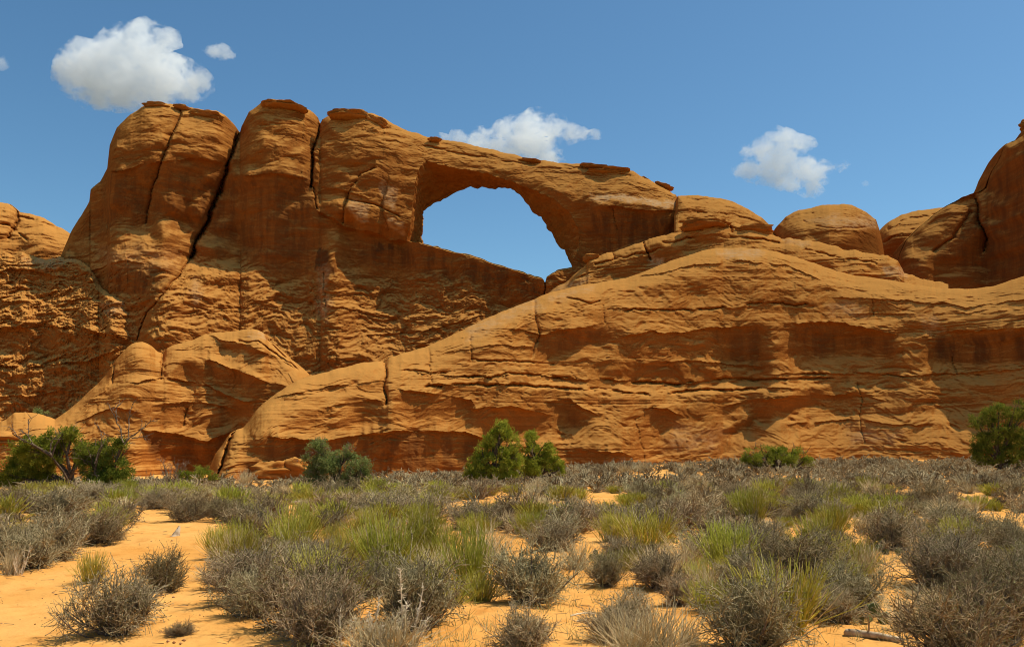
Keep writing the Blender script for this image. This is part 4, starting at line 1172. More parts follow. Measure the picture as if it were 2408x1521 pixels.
# ------------------------------------------------------------------ junipers and other trees
def tree(name, label, cat, base, blobs, leaf_mat, Y=None, per=700, leaf=.085, limbs=(), dead=(), twigs=0, trunk_r=.11, seed=1, upright=.5, group=None, trunk=None, clump=11):
    """base: photo point of the foot; blobs: (px, py, rx, ry, depth) leaf masses; limbs/dead: photo polylines"""
    rng = np.random.RandomState(seed)
    if Y is None:
        bx, by, bz = on_ground(*base)
    else:
        p = at(base[0], base[1], Y); bx, by, bz = float(p[0]), float(p[1]), float(p[2])
    m = by / F
    def W(px, py, d=0.0):
        p = at(px, py, by + d); return np.array([float(p[0]), float(p[1]), float(p[2])])
    root = bpy.data.objects.new(name, None); COL.objects.link(root); root.location = (bx, by, bz)
    O = np.array([bx, by, bz])
    LP, LD = [], []
    wood = Segs()
    for (px, py, rx, ry, d) in blobs:
        c = W(px, py, d) - O
        n = int(per * (rx * ry) / 900.0)
        # uneven clumps spread through the mass, thick towards its skin
        u = rng.normal(size=(n, 3)); u /= np.linalg.norm(u, axis=1)[:, None]
        rr = rng.rand(n) ** .45
        lump = 1 + .38 * perlin(u[:, 0] * 1.7 + px * .1, u[:, 1] * 1.7 + py * .1, u[:, 2] * 1.7 + seed)
        P = c + u * (rr * lump)[:, None] * np.array([rx * m, (rx + ry) * .5 * m, ry * m])
        P = P[perlin(P[:, 0] * 2.3, P[:, 1] * 2.3, P[:, 2] * 2.3 + seed * 3.1) > -.06]
        for k in range(clump):
            q = P + rng.normal(size=P.shape) * leaf * .62
            dd = (q - c) * .8 + rng.normal(size=P.shape) * .8 * rx * m + np.array([0, 0, upright * rx * m])
            LP.append(q); LD.append(dd)
        # a limb from the trunk into the mass
        t0 = np.array([rng.normal() * .05, rng.normal() * .05, (c[2]) * .25])
        mid = (t0 + c) / 2 + rng.normal(size=3) * .12
        wood.path([np.array([0, 0, -.05]), t0, mid, c, c + rng.normal(size=3) * rx * m * .5], trunk_r * .8, .012)
        for k in range(5):
            e = c + rng.normal(size=3) * np.array([rx, rx, ry]) * m * .55
            wood.path([mid, (mid + e) / 2 + rng.normal(size=3) * .05, e], .022, .008)
    LP = np.concatenate(LP); LD = np.concatenate(LD)
    n = len(LP)
    add_obj('foliage', md('foliage', leaves(LP, LD, rng.uniform(.6, 1.1, n) * leaf, rng.uniform(.45, .7, n) * leaf, rng), leaf_mat), None, root)
    for pl in limbs:
        pts = [W(x, y, d) - O for x, y, d in pl]
        wood.path(pts, trunk_r * .42, trunk_r * .15)
    add_obj('trunk' , md('trunk', wood.build(6), M_BARK, True), None, root)
    for pl in dead:
        sg = Segs(); pts = [W(x, y, d) - O for x, y, d in pl]
        fine = [pts[0]]
        for a, b in zip(pts[:-1], pts[1:]):
            for k in range(1, 4):
                fine.append(a + (b - a) * k / 3 + rng.normal(size=3) * .018)
        sg.path(fine, .028, .006)
        for k in range(7):
            j = rng.randint(2, len(fine) - 1)
            q = curve(fine[j], unit(fine[j] - fine[j - 1]) + rng.normal(size=3) * .6, rng.uniform(.15, .5), 3, rng, .3, .05)
            sg.path(q, .013, .004)
        add_obj('dead_branch', md('dead_branch', sg.build(5), M_DEAD, True), None, root)
    if twigs:
        sg = Segs()
        for k in range(twigs):
            b = blobs[rng.randint(len(blobs))]
            c = W(b[0], b[1], b[4]) - O
            e = unit(rng.normal(size=3) + np.array([0, -.6, .5]))
            p = c + e * np.array([b[2], b[2], b[3]]) * m * rng.uniform(.5, .95)
            q = curve(p, e + rng.normal(size=3) * .4, rng.uniform(.2, .55), 3, rng, .3, .03)
            sg.path(q, .011, .004)
            for t in range(3):
                q2 = curve(q[rng.randint(1, 3)], e + rng.normal(size=3) * .8, rng.uniform(.1, .25), 2, rng, .3, 0)
                sg.path(q2, .007, .003)
        add_obj('dead_twigs', md('dead_twigs', sg.build(4), M_DEAD), None, root)['kind'] = 'stuff'
    return tag(root, label, cat, group)

tree('juniper', 'sprawling juniper with dead bare limbs above its crown at the left edge', 'juniper tree', (165, 1152),
     [(25,1110,45,32,0), (75,1085,50,34,.4), (60,1050,38,24,-.2), (140,1035,46,30,.2), (170,1022,26,18,0), (110,1065,50,34,0), (185,1060,24,24,.5), (105,1110,46,24,.4), (20,1130,35,20,-.3), (60,1128,40,18,.2), (195,1080,16,14,.2)], M_JUN,
     per=560, leaf=.07, seed=31, trunk_r=.12, clump=11,
     limbs=[[(168,1150,-.2),(150,1110,-.4),(120,1070,-.5),(95,1055,-.5)], [(120,1075,-.6),(130,1048,-.6),(148,1020,-.6)], [(168,1150,-.2),(185,1135,-.2),(218,1134,-.3)], [(118,1070,-.7),(85,1050,-.7),(55,1035,-.7),(30,1020,-.7)]],
     dead=[[(118,1065,-.6),(75,1040,-.6),(67,1020,-.6),(66,988,-.6),(90,970,-.6)], [(75,1040,-.6),(60,1020,-.6),(52,1010,-.6)], [(60,1040,-.7),(40,1022,-.7),(22,1008,-.7)], [(120,1070,-.7),(118,1040,-.7),(130,1030,-.7),(136,1018,-.7)]], twigs=26)
tree('juniper', 'darker juniper with a tall black forked snag, right of the sprawling one', 'juniper tree', (250, 1160),
     [(225,1060,34,26,0), (255,1050,30,22,.2), (285,1040,20,14,-.2), (215,1095,36,26,.2), (262,1100,42,32,-.1), (250,1130,48,24,-.2), (285,1115,26,26,.1), (200,1075,20,18,.3), (225,1135,30,20,0)], M_JUND,
     per=560, leaf=.07, seed=32, trunk_r=.10, clump=11,
     limbs=[[(240,1155,-.2),(222,1110,-.5),(230,1075,-.6),(243,1045,-.6)]],
     dead=[[(222,1090,-.7),(232,1060,-.7),(240,1035,-.7),(236,1015,-.7),(228,995,-.7)], [(290,1040,-.6),(283,1010,-.6),(272,985,-.6),(262,965,-.6),(256,950,-.6)], [(275,990,-.6),(272,970,-.6),(278,950,-.6)], [(292,1045,-.6),(305,1020,-.6),(302,990,-.6),(306,965,-.6),(312,948,-.6)], [(295,1040,-.6),(315,1022,-.6),(340,1005,-.6),(352,992,-.6),(370,988,-.6)], [(310,1030,-.6),(330,1028,-.6),(348,1022,-.6)]], twigs=34)
tree('juniper', 'grey green juniper bush with silvery dead twigs before the dark slab foot', 'juniper tree', (790, 1150),
     [(748,1052,26,20,0), (735,1085,28,26,.2), (770,1090,36,30,0), (820,1068,22,20,.1), (845,1100,28,26,-.1), (815,1115,34,24,-.2), (745,1118,34,22,.1), (800,1080,26,20,.3), (852,1125,22,14,0)], M_JUNG,
     per=600, leaf=.065, seed=33, trunk_r=.08, twigs=70, upright=.4)
tree('juniper', 'taller of two bright green junipers growing side by side below the slab', 'juniper tree', (1160, 1138),
     [(1178,1015,24,24,0), (1160,1040,28,28,.1), (1200,1045,26,32,.1), (1135,1070,24,26,0), (1175,1075,34,34,0), (1210,1080,22,34,.2), (1125,1100,28,26,-.1), (1165,1110,40,24,0), (1205,1110,26,22,0), (1108,1118,18,16,0), (1182,1000,12,10,0)], M_JUNB,
     per=680, leaf=.065, seed=34, upright=1.3, twigs=6)
tree('juniper', 'shorter right hand juniper of the bright green pair below the slab', 'juniper tree', (1262, 1132),
     [(1248,1032,20,20,.1), (1240,1062,24,28,0), (1268,1068,24,28,.1), (1290,1058,16,18,0), (1300,1085,20,24,0), (1262,1100,34,24,-.1), (1305,1105,22,18,0), (1236,1095,20,26,.1), (1318,1100,12,16,.1), (1246,1020,10,9,0)], M_JUNB,
     per=680, leaf=.065, seed=35, upright=1.3, twigs=6)
tree('juniper', 'low wide dark green juniper mat at the slab foot right of centre', 'juniper tree', (1828, 1108),
     [(1775,1072,28,20,0), (1805,1066,26,18,.2), (1838,1064,26,18,.1), (1868,1066,26,18,0), (1892,1080,20,18,0), (1850,1082,34,16,-.2), (1795,1086,34,14,-.1), (1755,1082,12,10,0)], M_JUN,
     per=520, leaf=.07, seed=36, upright=.8, twigs=24)
tree('juniper', 'tall dark juniper cut by the right edge of the frame', 'juniper tree', (2350, 1108),
     [(2300,1000,20,26,0), (2325,975,18,22,.1), (2348,968,16,22,.1), (2378,980,18,28,0), (2405,965,20,28,.2), (2310,1040,28,30,0), (2345,1020,30,34,0), (2385,1030,32,36,.1), (2320,1075,34,22,-.1), (2365,1075,40,24,0), (2420,1050,36,40,.2), (2290,1068,12,14,0)], M_JUND,
     per=560, leaf=.075, seed=37, upright=1.3, twigs=4)
tree('bush', 'small bright green bush beside the split rock at left', 'bush', (462, 1140),
     [(440,1115,24,14,0), (470,1110,26,14,.1), (495,1118,18,12,0), (460,1128,34,10,-.1)], M_JUN, per=620, leaf=.06, seed=38, trunk_r=.04, upright=.6)
tree('bush', 'tiny green bush on the sand right of the dark juniper', 'bush', (318, 1158),
     [(312,1140,18,8,0), (328,1143,14,8,0)], M_JUN, per=900, leaf=.05, seed=39, trunk_r=.03)
tree('bush', 'lone dark green bush on the ledge behind the left hump', 'bush', (96, 985),
     [(90,968,14,7,0), (104,972,12,7,0)], M_JUNG, Y=62, per=900, leaf=.08, seed=40, trunk_r=.03)

def dead_shrub(name, label, cat, base, hpx, wpx, mat, seed, n=26, fat=1.0):
    rng = np.random.RandomState(seed); x, y, z = on_ground(*base); m = y / F
    s = Segs()
    for i in range(n):
        th = math.radians(rng.uniform(5, 50)); az = rng.rand() * 6.283
        d = np.array([math.sin(th) * math.cos(az), math.sin(th) * math.sin(az), math.cos(th)])
        L = hpx * m * rng.uniform(.6, 1.1)
        pts = curve((rng.normal() * .08, rng.normal() * .08, -.02), d, L, 5, rng, .2, .02)
        s.path(pts, .018 * fat, .006 * fat)
        for k in range(7):
            j = rng.randint(1, 5)
            q = curve(pts[j], unit(pts[j + 1] - pts[j]) + rng.normal(size=3) * .7, L * rng.uniform(.15, .35), 3, rng, .3, .02)
            s.path(q, .008 * fat, .004 * fat)
            for t in range(2):
                q2 = curve(q[2], rng.normal(size=3), L * .1, 2, rng, .3, 0); s.path(q2, .005 * fat, .003 * fat)
    o = add_obj(name, md(name, s.build(4), mat), None); o.location = (x, y, z)
    sx = wpx / hpx * .8; o.scale = (sx, sx, 1)
    return tag(o, label, cat)
dead_shrub('dead_shrub', 'leafless silver grey dead shrub before the shaded rock foot at left', 'dead shrub', (400, 1143), 72, 70, M_DEAD, 51)
dead_shrub('dead_shrub', 'thin leaning dead snag just left of the silver grey dead shrub', 'dead shrub', (350, 1146), 50, 26, M_DEAD, 52, n=3)
dead_shrub('dead_shrub', 'small bare twig shrub below the slab right of the green pair', 'dead shrub', (1462, 1112), 42, 34, M_DEAD, 53, n=7)
dead_shrub('dead_shrub', 'white dead stalk cluster in front of the left edge shrub', 'dead shrub', (40, 1352), 75, 40, M_PALE, 54, n=9, fat=.6)

# spiny dead stalks in front, bottom left of centre
def spiny(label, base, stalks, seed):
    rng = np.random.RandomState(seed); x, y, z = on_ground(*base); m = y / F
    root = bpy.data.objects.new('dead_stalk_plant', None); COL.objects.link(root); root.location = (x, y, z)
    for (dx, hp, ln) in stalks:
        s = Segs()
        pts = curve((rng.normal() * .03, rng.normal() * .03, -.02), (dx, rng.normal() * .1, 1.0), hp * m, 9, rng, .035, .0)
        s.path(pts, .0075, .0035)
        for k in range(int(hp * .42)):
            t = rng.uniform(.12, 1) * 8.99; j = int(t); p = pts[j] + (pts[j + 1] - pts[j]) * (t - j)
            d = unit(np.array([rng.normal(), rng.normal(), .45 + .3 * rng.normal()]))
            q = curve(p, d, rng.uniform(.02, .06) * ln, 2, rng, .2, .12); s.path(q, .0032, .0014)
        add_obj('stalk', md('stalk', s.build(4), M_PALE), None, root)
    return tag(root, label, 'dead plant')
spiny('pale spiny dead stalks rising tallest at the bottom edge left of centre', (955, 1530), [(-.08,190,1.0), (.14,150,1.0), (.02,110,1.2), (.35,80,1.2), (-.25,95,1.2), (.5,60,1.0)], 61)
spiny('shorter bleached stalks at the bottom edge beside the tall spiny ones', (880, 1535), [(-.1,100,1.2), (.1,130,1.0), (-.35,85,1.2), (.3,70,1.2), (0,60,1.4), (-.6,60,1.0)], 62)
spiny('thin bleached stalks in the wide shrub at the bottom left of centre', (820, 1525), [(-.1,90,1.0), (.15,75,1.0), (-.3,60,1.0)], 63)

# ------------------------------------------------------------------ prickly pears
def pad_mesh(seed):
    rng = np.random.RandomState(seed)
    nu, nv = 14, 9
    V = []
    for i in range(nv):
        ph = math.pi * i / (nv - 1)
        for j in range(nu):
            t = 2 * math.pi * j / nu
            r = math.sin(ph) * (1 + .02 * rng.normal())
            V.append((r * math.cos(t) * .5, r * math.sin(t) * .12, .55 - .55 * math.cos(ph) * (1 if ph < 1.57 else 1)))
    V = np.array(V); V[:, 0] *= (.75 + .35 * np.clip(V[:, 2], 0, 1))
    Fs = [(i * nu + j, i * nu + (j + 1) % nu, (i + 1) * nu + (j + 1) % nu, (i + 1) * nu + j) for i in range(nv - 1) for j in range(nu)]
    P = V[rng.randint(nu, len(V) - nu, 46)]
    d = np.stack([P[:, 0] * .5 + rng.normal(size=46) * .25, np.sign(P[:, 1]) * .9, rng.normal(size=46) * .4 + .2], 1)
    d /= np.linalg.norm(d, axis=1)[:, None]
    return (V, np.array(Fs)), tubes(P, P + d * .28, np.full(46, .012), np.full(46, .004))
M_SPINE = simple('cactus_spine', (.55, .48, .33), (.70, .62, .45), 10)
PADS = [(md('pad', a, M_PAD, True), md('spines', b, M_SPINE)) for a, b in (pad_mesh(70), pad_mesh(71), pad_mesh(72))]
def cactus(label, base, n, size, spread, seed):
    rng = np.random.RandomState(seed); x, y, z = on_ground(*base)
    root = bpy.data.objects.new('prickly_pear', None); COL.objects.link(root); root.location = (x, y, z)
    for i in range(n):
        pm, sm_ = PADS[rng.randint(3)]
        o = bpy.data.objects.new('pad', pm); COL.objects.link(o); o.parent = root
        sc = size * rng.uniform(.75, 1.15)
        o.scale = (sc,) * 3
        up = i >= n * .65
        o.location = (rng.normal() * spread, rng.normal() * spread * .5, sc * .75 if up else -.015)
        o.rotation_euler = (rng.normal() * .3, rng.normal() * .35, rng.normal() * .9)
        s2 = bpy.data.objects.new('spines', sm_); COL.objects.link(s2); s2.parent = o
    return tag(root, label, 'cactus', 'prickly pear cacti')
cactus('prickly pear clump with upright round pads, left of the flat log at lower right', (2015, 1458), 9, .10, .11, 81)
cactus('prickly pear with a stacked pad, right of the clump above the flat log', (2098, 1468), 10, .11, .12, 82)
cactus('few small cactus pads on the sand left of the upright clump', (1952, 1462), 5, .09, .08, 83)
cactus('scattered prickly pear in the sand pocket at right', (2135, 1326), 9, .085, .20, 84)
cactus('prickly pear pads under the right bank shrub of the sand pocket', (2095, 1302), 6, .09, .14, 85)
cactus('small cactus half hidden between the reddish and thin dark shrubs', (1395, 1318), 5, .10, .10, 86)
cactus('prickly pear patch in the gap behind the dark shrubs at centre right', (1595, 1276), 9, .10, .22, 87)
cactus('wide yellowish cactus patch in the far scrub below the green pair', (1275, 1178), 26, .12, .55, 88)
cactus('yellowish cactus patch at the right middle beside the orange gap', (2030, 1240), 12, .10, .28, 89)

# ------------------------------------------------------------------ dead wood on the ground
def log(name, label, a, b, r0, r1, mat, lift=.03, seed=1, twigs=0, cat='log', bend=.05):
    rng = np.random.RandomState(seed)
    A = np.array(on_ground(*a)); B_ = np.array(on_ground(*b))
    A[2] += lift; B_[2] += lift
    n, k = 22, 10
    ax = unit(B_ - A); s1 = unit(np.cross(ax, [0, 0, 1.0])); s2 = np.cross(s1, ax)
    O = A.copy(); V = []
    off = rng.normal(size=2) * bend
    for i in range(n):
        t = i / (n - 1)
        c = A + (B_ - A) * t + (s1 * off[0] + s2 * abs(off[1])) * math.sin(t * math.pi) - O
        r = (r0 + (r1 - r0) * t) * (1 if 0 < i < n - 1 else .25)
        for j in range(k):
            th = 2 * math.pi * j / k
            rr = r * (1 + .22 * float(perlin(np.array([math.cos(th) * 1.8 + seed]), np.array([math.sin(th) * 1.8]), np.array([t * 3.0]))[0]) + .10 * math.cos(th * 3 + seed))
            V.append(c + s1 * rr * math.cos(th) + s2 * rr * .8 * math.sin(th))
    Fs = [(i * k + j, i * k + (j + 1) % k, (i + 1) * k + (j + 1) % k, (i + 1) * k + j) for i in range(n - 1) for j in range(k)]
    o = add_obj(name, md(name, (np.array(V), np.array(Fs)), mat, True), None); o.location = tuple(O)
    tag(o, label, cat)
    for q in range(twigs):
        t = rng.uniform(.2, .9); p = A + (B_ - A) * t - O
        s = Segs(); s.path(curve(p, rng.normal(size=3) + np.array([0, 0, .8]), rng.uniform(.12, .3), 3, rng, .2, 0), .012, .004)
        add_obj('branch_stub', md('branch_stub', s.build(5), mat, True), None, o)
    return o
log('fallen_log', 'flat weathered log lying on sand below the cacti at lower right', (1985, 1492), (2125, 1512), .045, .03, M_WOOD, .02, 91, 1, bend=.012)
log('fallen_log', 'bleached log lying in the scrub left of centre, below the grey juniper', (680, 1187), (768, 1182), .07, .04, M_WOOD, .06, 92, 3)
log('fallen_log', 'pale broken log under the left juniper', (178, 1152), (226, 1149), .10, .07, M_WOOD, .25, 93, 1)
log('stick', 'short pale stick leaning among the grey shrubs in the middle', (1092, 1243), (1122, 1230), .022, .018, M_WOOD, .22, 94, 0, 'stick')
log('stick', 'thin bleached stick flat on the central sand patch', (1342, 1450), (1400, 1445), .012, .008, M_PALE, .012, 95, 0, 'stick', .02)
log('stick', 'second thin stick on the central sand patch below the first', (1356, 1462), (1384, 1458), .009, .006, M_PALE, .01, 96, 0, 'stick', .02)
log('stick', 'dark crooked stick on sand behind the broad bluish shrub', (1710, 1265), (1752, 1268), .022, .014, M_DEAD, .03, 97, 2, 'stick')
def shard(label, base, hpx, wpx, seed, mat=M_WOOD):
    """upright splinter of split wood: thin, pointed, ragged at the top"""
    rng = np.random.RandomState(seed); x, y, z = on_ground(*base); m = y / F
    n, k = 12, 8; V = []
    for i in range(n):
        t = i / (n - 1)
        wd = wpx * m * .5 * (1 - .85 * t ** 1.6) * (1 + .1 * rng.normal()); th = .35 * wd + .004
        cx = .28 * wpx * m * t
        for j in range(k):
            a = 2 * math.pi * j / k
            V.append((cx + wd * math.cos(a) * (1 + .06 * rng.normal()), th * math.sin(a), hpx * m * t - .03 + .02 * rng.normal() * (t > .8)))
    Fs = [(i * k + j, i * k + (j + 1) % k, (i + 1) * k + (j + 1) % k, (i + 1) * k + j) for i in range(n - 1) for j in range(k)]
    o = add_obj('wood_shard', md('wood_shard', (np.array(V), np.array(Fs)), mat, True), None); o.location = (x, y, z); o.rotation_euler = (-.45, .12, .35)
    return tag(o, label, 'wood')
shard('pale pointed shard of split wood standing on the sand right of the path', (412, 1260), 27, 20, 101, M_WOOD)
shard('small pale upright stub of wood near the log left of centre', (752, 1182), 14, 9, 102)

# ------------------------------------------------------------------ loose stones and cap rocks
def stone(name, label, c, rx, ry, Y, mat, seed, ry_depth=None, flat=1.0, cat='rock', group=None, tilt=0.0, boxy=2.6):
    n, k = 26, 40
    i, j = np.meshgrid(np.arange(n), np.arange(k), indexing='ij')
    ph = math.pi * i / (n - 1); t = 2 * math.pi * j / k
    u = np.stack([np.sin(ph) * np.cos(t), np.sin(ph) * np.sin(t), np.cos(ph)], -1)
    q = boxy
    den = (np.abs(u) ** q).sum(-1) ** (1 / q)
    u = u / den[..., None]
    nz = .30 * fbm(u[..., 0] * 1.3 + seed, u[..., 1] * 1.3, u[..., 2] * 1.6, 4) + .11 * quant(2.2 * perlin(u[..., 0] * .6 + seed, u[..., 1] * .5, u[..., 2] * 3.5), .15)
    u = u * (1 + nz)[..., None]
    m = Y / F
    dep = ry_depth if ry_depth is not None else rx * m * .9
    V = u * np.array([rx * m, dep, ry * m])
    ct, st_ = math.cos(tilt), math.sin(tilt)
    V = np.stack([V[..., 0] * ct - V[..., 2] * st_, V[..., 1], V[..., 0] * st_ + V[..., 2] * ct], -1)
    a = np.arange((n - 1) * k); r, cc = a // k, a % k
    Fs = np.stack([r * k + cc, (r + 1) * k + cc, (r + 1) * k + (cc + 1) % k, r * k + (cc + 1) % k], 1)
    me = mesh_data(name, V.reshape(-1, 3), Fs, True, {'pale': np.zeros(n * k), 'stain_shade': np.zeros(n * k)})
    o = add_obj(name, me, mat)
    p = at(c[0], c[1], Y); o.location = tuple(float(v) for v in p)
    return tag(o, label, cat, group)
CAPG = 'flat cap stones on the arch wall'
for a in [
    ((372,246),31,9,114.5,'broad flat cap stone on the leftmost pillar of the arch wall',.0), ((428,248),20,7,114.5,'small dark cap stone right of the broad one on the leftmost pillar',-.15),
    ((486,262),36,16,114.5,'domed cap stone on the second shoulder of the leftmost pillar',-.05), ((668,244),50,11,115,'long low cap slab on the middle pillar',-.08),
    ((826,264),48,15,116.5,'thick domed cap stone on the pillar above the arch',.0), ((884,276),28,14,116.5,'rounded stone leaning against the domed cap above the arch',-.4),
    ((872,303),20,14,114.2,'pale rounded boulder set into the face under the domed cap',.0), ((1023,324),17,6.5,117,'lone oval stone balanced on the slope left above the arch',-.03),
    ((1246,377),26,5,117,'thin slab on the arch crest just right of the cloud',-.1), ((1400,392),38,6,116.5,'longest thin slab on the right shoulder of the arch',-.12),
    ((1445,402),44,7,116,'stacked flat slab at the right end of the slab pile on the arch',-.06), ((1420,405),40,6,115.6,'lower flat slab in the pile on the right shoulder of the arch',-.08),
    ((1520,420),14,6,115.5,'small tilted slab on the right end of the arch',-.6), ((1560,433),23,8,115,'dark tilted slab overhanging the right end of the arch',-.32),
]:
    stone('cap_stone', a[4], (a[0][0], a[0][1] + a[2] * .78), a[1] * .92, a[2] * .68, a[3], M_CAP, a[0][0] * .37, None, 1, 'rock', CAPG, a[5], 3.2)
for a in [
    ((632,1112),48,30,47.0,'low rounded boulder at the slab foot, left of its twin'), ((692,1110),36,34,47.2,'taller rounded boulder at the slab foot beside the grey juniper'),
    ((1108,1120),20,22,50.5,'small red boulder at the slab foot behind the green pair'), 
 ((935,553),18,8,112.0,'block fallen on the ledge under the left foot of the arch'),
    ((1390,607),18,10,93,'orange ledge stone at the top left end of the ledge stack'), ((1655,530),52,16,88.5,'flat layered boulder topping the ledge stack'),
    ((1770,545),44,16,88.0,'rounded ledge block right of the layered boulder'),
    ((20,1040),60,22,52.5,'pale low boulder at the left edge behind the juniper'),
]:
    stone('boulder', a[4], a[0], a[1], a[2], a[3], M_ROCKS if a[3] > 100 else M_SLICK, a[0][0] * .21 + 3, None, 1, 'boulder')
stone('boulder', 'dark nub of rock at the very right edge high above the dark cliff', (2412, 296), 14, 14, 90, M_ROCK, 4.4, None, 1, 'boulder')

# ------------------------------------------------------------------ clouds
def cloud_mat(name, blobs, Y, dens, scale, amp, squash=.8):
    """vapour: soft balls melted together, their skin eaten by fractal noise"""
    m, nt, out = nodes_of(name)
    L = nt.links.new
    g = N(nt, 'NewGeometry')
    f = None
    for (px, py, r, dy) in blobs:
        p = at(px, py, Y + dy); rm = r * Y / F
        d = nt.nodes.new('ShaderNodeVectorMath'); d.operation = 'DISTANCE'
        L(g.outputs['Position'], d.inputs[0]); d.inputs[1].default_value = tuple(float(v) for v in p)
        v = mth(nt, 'SUBTRACT', 1.0, mth(nt, 'DIVIDE', d.outputs['Value'], rm))
        f = v if f is None else mth(nt, 'SMOOTH_MAX', f, v, .2)
    n1 = pos_noise(nt, scale, 8, (1, 1, 1.15), .62, .35)
    n2 = pos_noise(nt, scale * .35, 3, (1, 1, 1), .5)
    q = mth(nt, 'ADD', f, mth(nt, 'MULTIPLY', mth(nt, 'SUBTRACT', n1, .56), amp))
    q = mth(nt, 'ADD', q, mth(nt, 'MULTIPLY', mth(nt, 'SUBTRACT', n2, .5), amp * .5))
    at_ = mth(nt, 'MULTIPLY', ramp(nt, q, .0, .34), dens)
    v = N(nt, 'VolumeScatter'); v.inputs['Color'].default_value = (.985, .995, 1, 1); v.inputs['Anisotropy'].default_value = 0.0
    L(at_, v.inputs['Density'])
    L(v.outputs[0], out.inputs['Volume'])
    return m
def cloud(label, outline, Y, thick, mat, seed, grow=1.14):
    P = np.array(outline, float); c = (P.max(0) + P.min(0)) / 2
    # resample, roughen, and swell a little so that the wisps have room
    Q = np.vstack([P, P[:1]]); s = np.concatenate([[0], np.cumsum(np.hypot(*np.diff(Q, axis=0).T))])
    t = np.linspace(0, s[-1], 160, endpoint=False)
    O = np.stack([np.interp(t, s, Q[:, 0]), np.interp(t, s, Q[:, 1])], 1)
    O = c + (O - c) * grow
    d = (O - c); O = O + d / np.linalg.norm(d, axis=1)[:, None] * (3.5 * fbm(O[:, 0] * .08, O[:, 1] * .08, seed, 3))[:, None] * min(1, np.abs(d).max() / 90)
    rk = np.sin(np.linspace(0, 1, 16) * math.pi / 2)[1:]
    V, Fs = [], []
    m = Y / F
    V.append([float(v) for v in at(c[0], c[1], Y - thick)]); V.append([float(v) for v in at(c[0], c[1], Y + thick)])
    n = len(O)
    idx = {}
    for side in (-1, 1):
        for k, r in enumerate(rk):
            if side == 1 and k == len(rk) - 1:
                idx[side, k] = idx[-1, k]; continue
            q = c + (O - c) * r
            dep = Y + side * thick * math.sqrt(max(1 - r * r, 0)) * (1 + .25 * perlin(q[:, 0] * .03, q[:, 1] * .03, seed))
            x, y, z = at(q[:, 0], q[:, 1], dep)
            idx[side, k] = len(V); V.extend(np.stack([x, y, z], 1).tolist())
    me = bpy.data.meshes.new('cloud')
    for side in (-1, 1):
        a0 = 0 if side == -1 else 1
        for j in range(n):
            j2 = (j + 1) % n
            f = (a0, idx[side, 0] + j, idx[side, 0] + j2)
            Fs.append(f if side == 1 else f[::-1])
        for k in range(len(rk) - 1):
            for j in range(n):
                j2 = (j + 1) % n
                f = (idx[side, k] + j, idx[side, k + 1] + j, idx[side, k + 1] + j2, idx[side, k] + j2)
                Fs.append(f if side == 1 else f[::-1])
    me.from_pydata([tuple(map(float, v)) for v in V], [], Fs)
    import bmesh
    bm = bmesh.new(); bm.from_mesh(me); bmesh.ops.recalc_face_normals(bm, faces=bm.faces); bm.to_mesh(me); bm.free()
    me.polygons.foreach_set("use_smooth", np.ones(len(me.polygons), bool))
    o = add_obj('cloud', me, mat)
    return tag(o, label, 'cloud')
_cr = np.random.RandomState(77)
def BL(*L_): return [(x, y, r, float(_cr.uniform(-18, 18))) for x, y, r in L_]
cloud('large puffy white cloud high above the leftmost pillar', [(128,168),(140,120),(185,85),(220,95),(250,66),(290,55),(340,43),(375,58),(420,78),(425,115),(400,122),(430,132),(465,150),(500,185),(495,215),(478,236),(410,246),(340,256),(300,262),(255,258),(195,252),(168,228),(135,205)], 1500, 85,
      cloud_mat('cloud_vapour', BL((195,165,88),(265,155,108),(335,135,100),(300,205,78),(385,185,84),(435,195,66),(395,100,44),(160,155,48),(235,215,52),(350,215,60),(460,195,46),(205,110,38),(335,75,50)), 1500, .030, .040, 2.7), 3.1, 1.06)
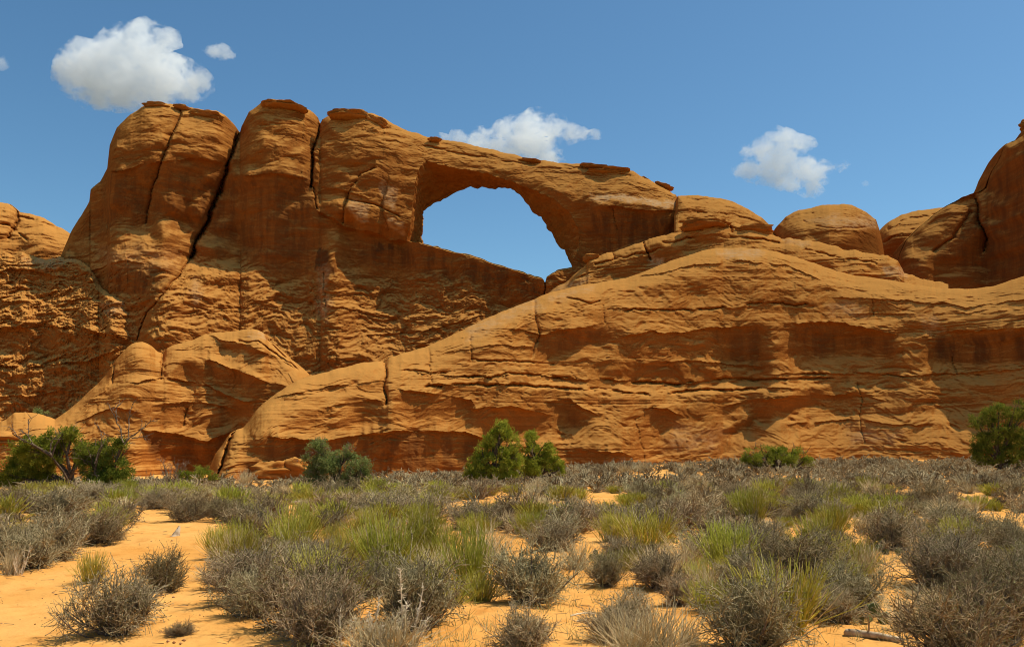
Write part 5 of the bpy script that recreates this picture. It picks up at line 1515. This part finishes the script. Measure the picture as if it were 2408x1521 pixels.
cloud('tiny wisp of cloud right of the large puffy one', [(474,120),(498,104),(520,100),(550,120),(551,138),(525,143),(498,136)], 1500, 22,
      cloud_mat('wisp_vapour', BL((500,121,26),(522,118,26),(538,128,18)), 1500, .030, .075, 2.6), 5.2)
cloud('white cloud peeping over the crest of the arch', [(1026,312),(1046,312),(1062,318),(1069,304),(1093,304),(1110,312),(1118,300),(1165,290),(1187,274),(1225,270),(1240,256),(1260,252),(1292,266),(1322,272),(1350,288),(1368,298),(1380,308),(1396,302),(1412,304),(1418,321),(1402,330),(1382,328),(1353,336),(1325,350),(1316,358),(1332,376),(1319,408),(1175,412),(1042,365)], 1600, 60,
      cloud_mat('cloud_vapour', BL((1240,300,54),(1185,318,48),(1255,340,70),(1300,308,46),(1120,335,44),(1155,350,66),(1085,326,30),(1210,360,66),(1340,312,34),(1372,313,26),(1397,315,20),(1050,326,22),(1285,375,52)), 1600, .030, .042, 2.7), 6.1, 1.05)
cloud('ragged white cloud over the domes on the right', [(1717,405),(1732,386),(1750,380),(1725,362),(1752,342),(1778,324),(1802,316),(1829,297),(1858,306),(1886,319),(1920,328),(1922,346),(1900,355),(1922,364),(1955,378),(1976,374),(2006,378),(2010,398),(1975,408),(1962,404),(1962,428),(1936,438),(1948,452),(1912,464),(1884,461),(1862,449),(1830,446),(1780,436),(1763,428),(1736,424)], 1500, 48,
      cloud_mat('ragged_cloud_vapour', BL((1785,350,48),(1840,333,46),(1885,332,36),(1757,398,42),(1818,388,56),(1870,402,58),(1912,402,50),(1850,424,48),(1910,436,42),(1975,391,28),(1738,404,24)), 1500, .028, .050, 2.8), 7.7, 1.05)
cloud('faint scrap of cloud at the left edge of the sky', [(-16,138),(8,132),(22,144),(25,158),(8,166),(-16,164)], 1500, 14,
      cloud_mat('wisp_vapour', BL((0,150,22),(12,150,14)), 1500, .016, .08, 2.4), 8.8)
cloud('faintest speck of cloud right of the ragged one', [(2024,430),(2035,424),(2048,430),(2046,438),(2030,439)], 1500, 10,
      cloud_mat('wisp_vapour', BL((2035,432,13)), 1500, .016, .10, 2.4), 9.3)
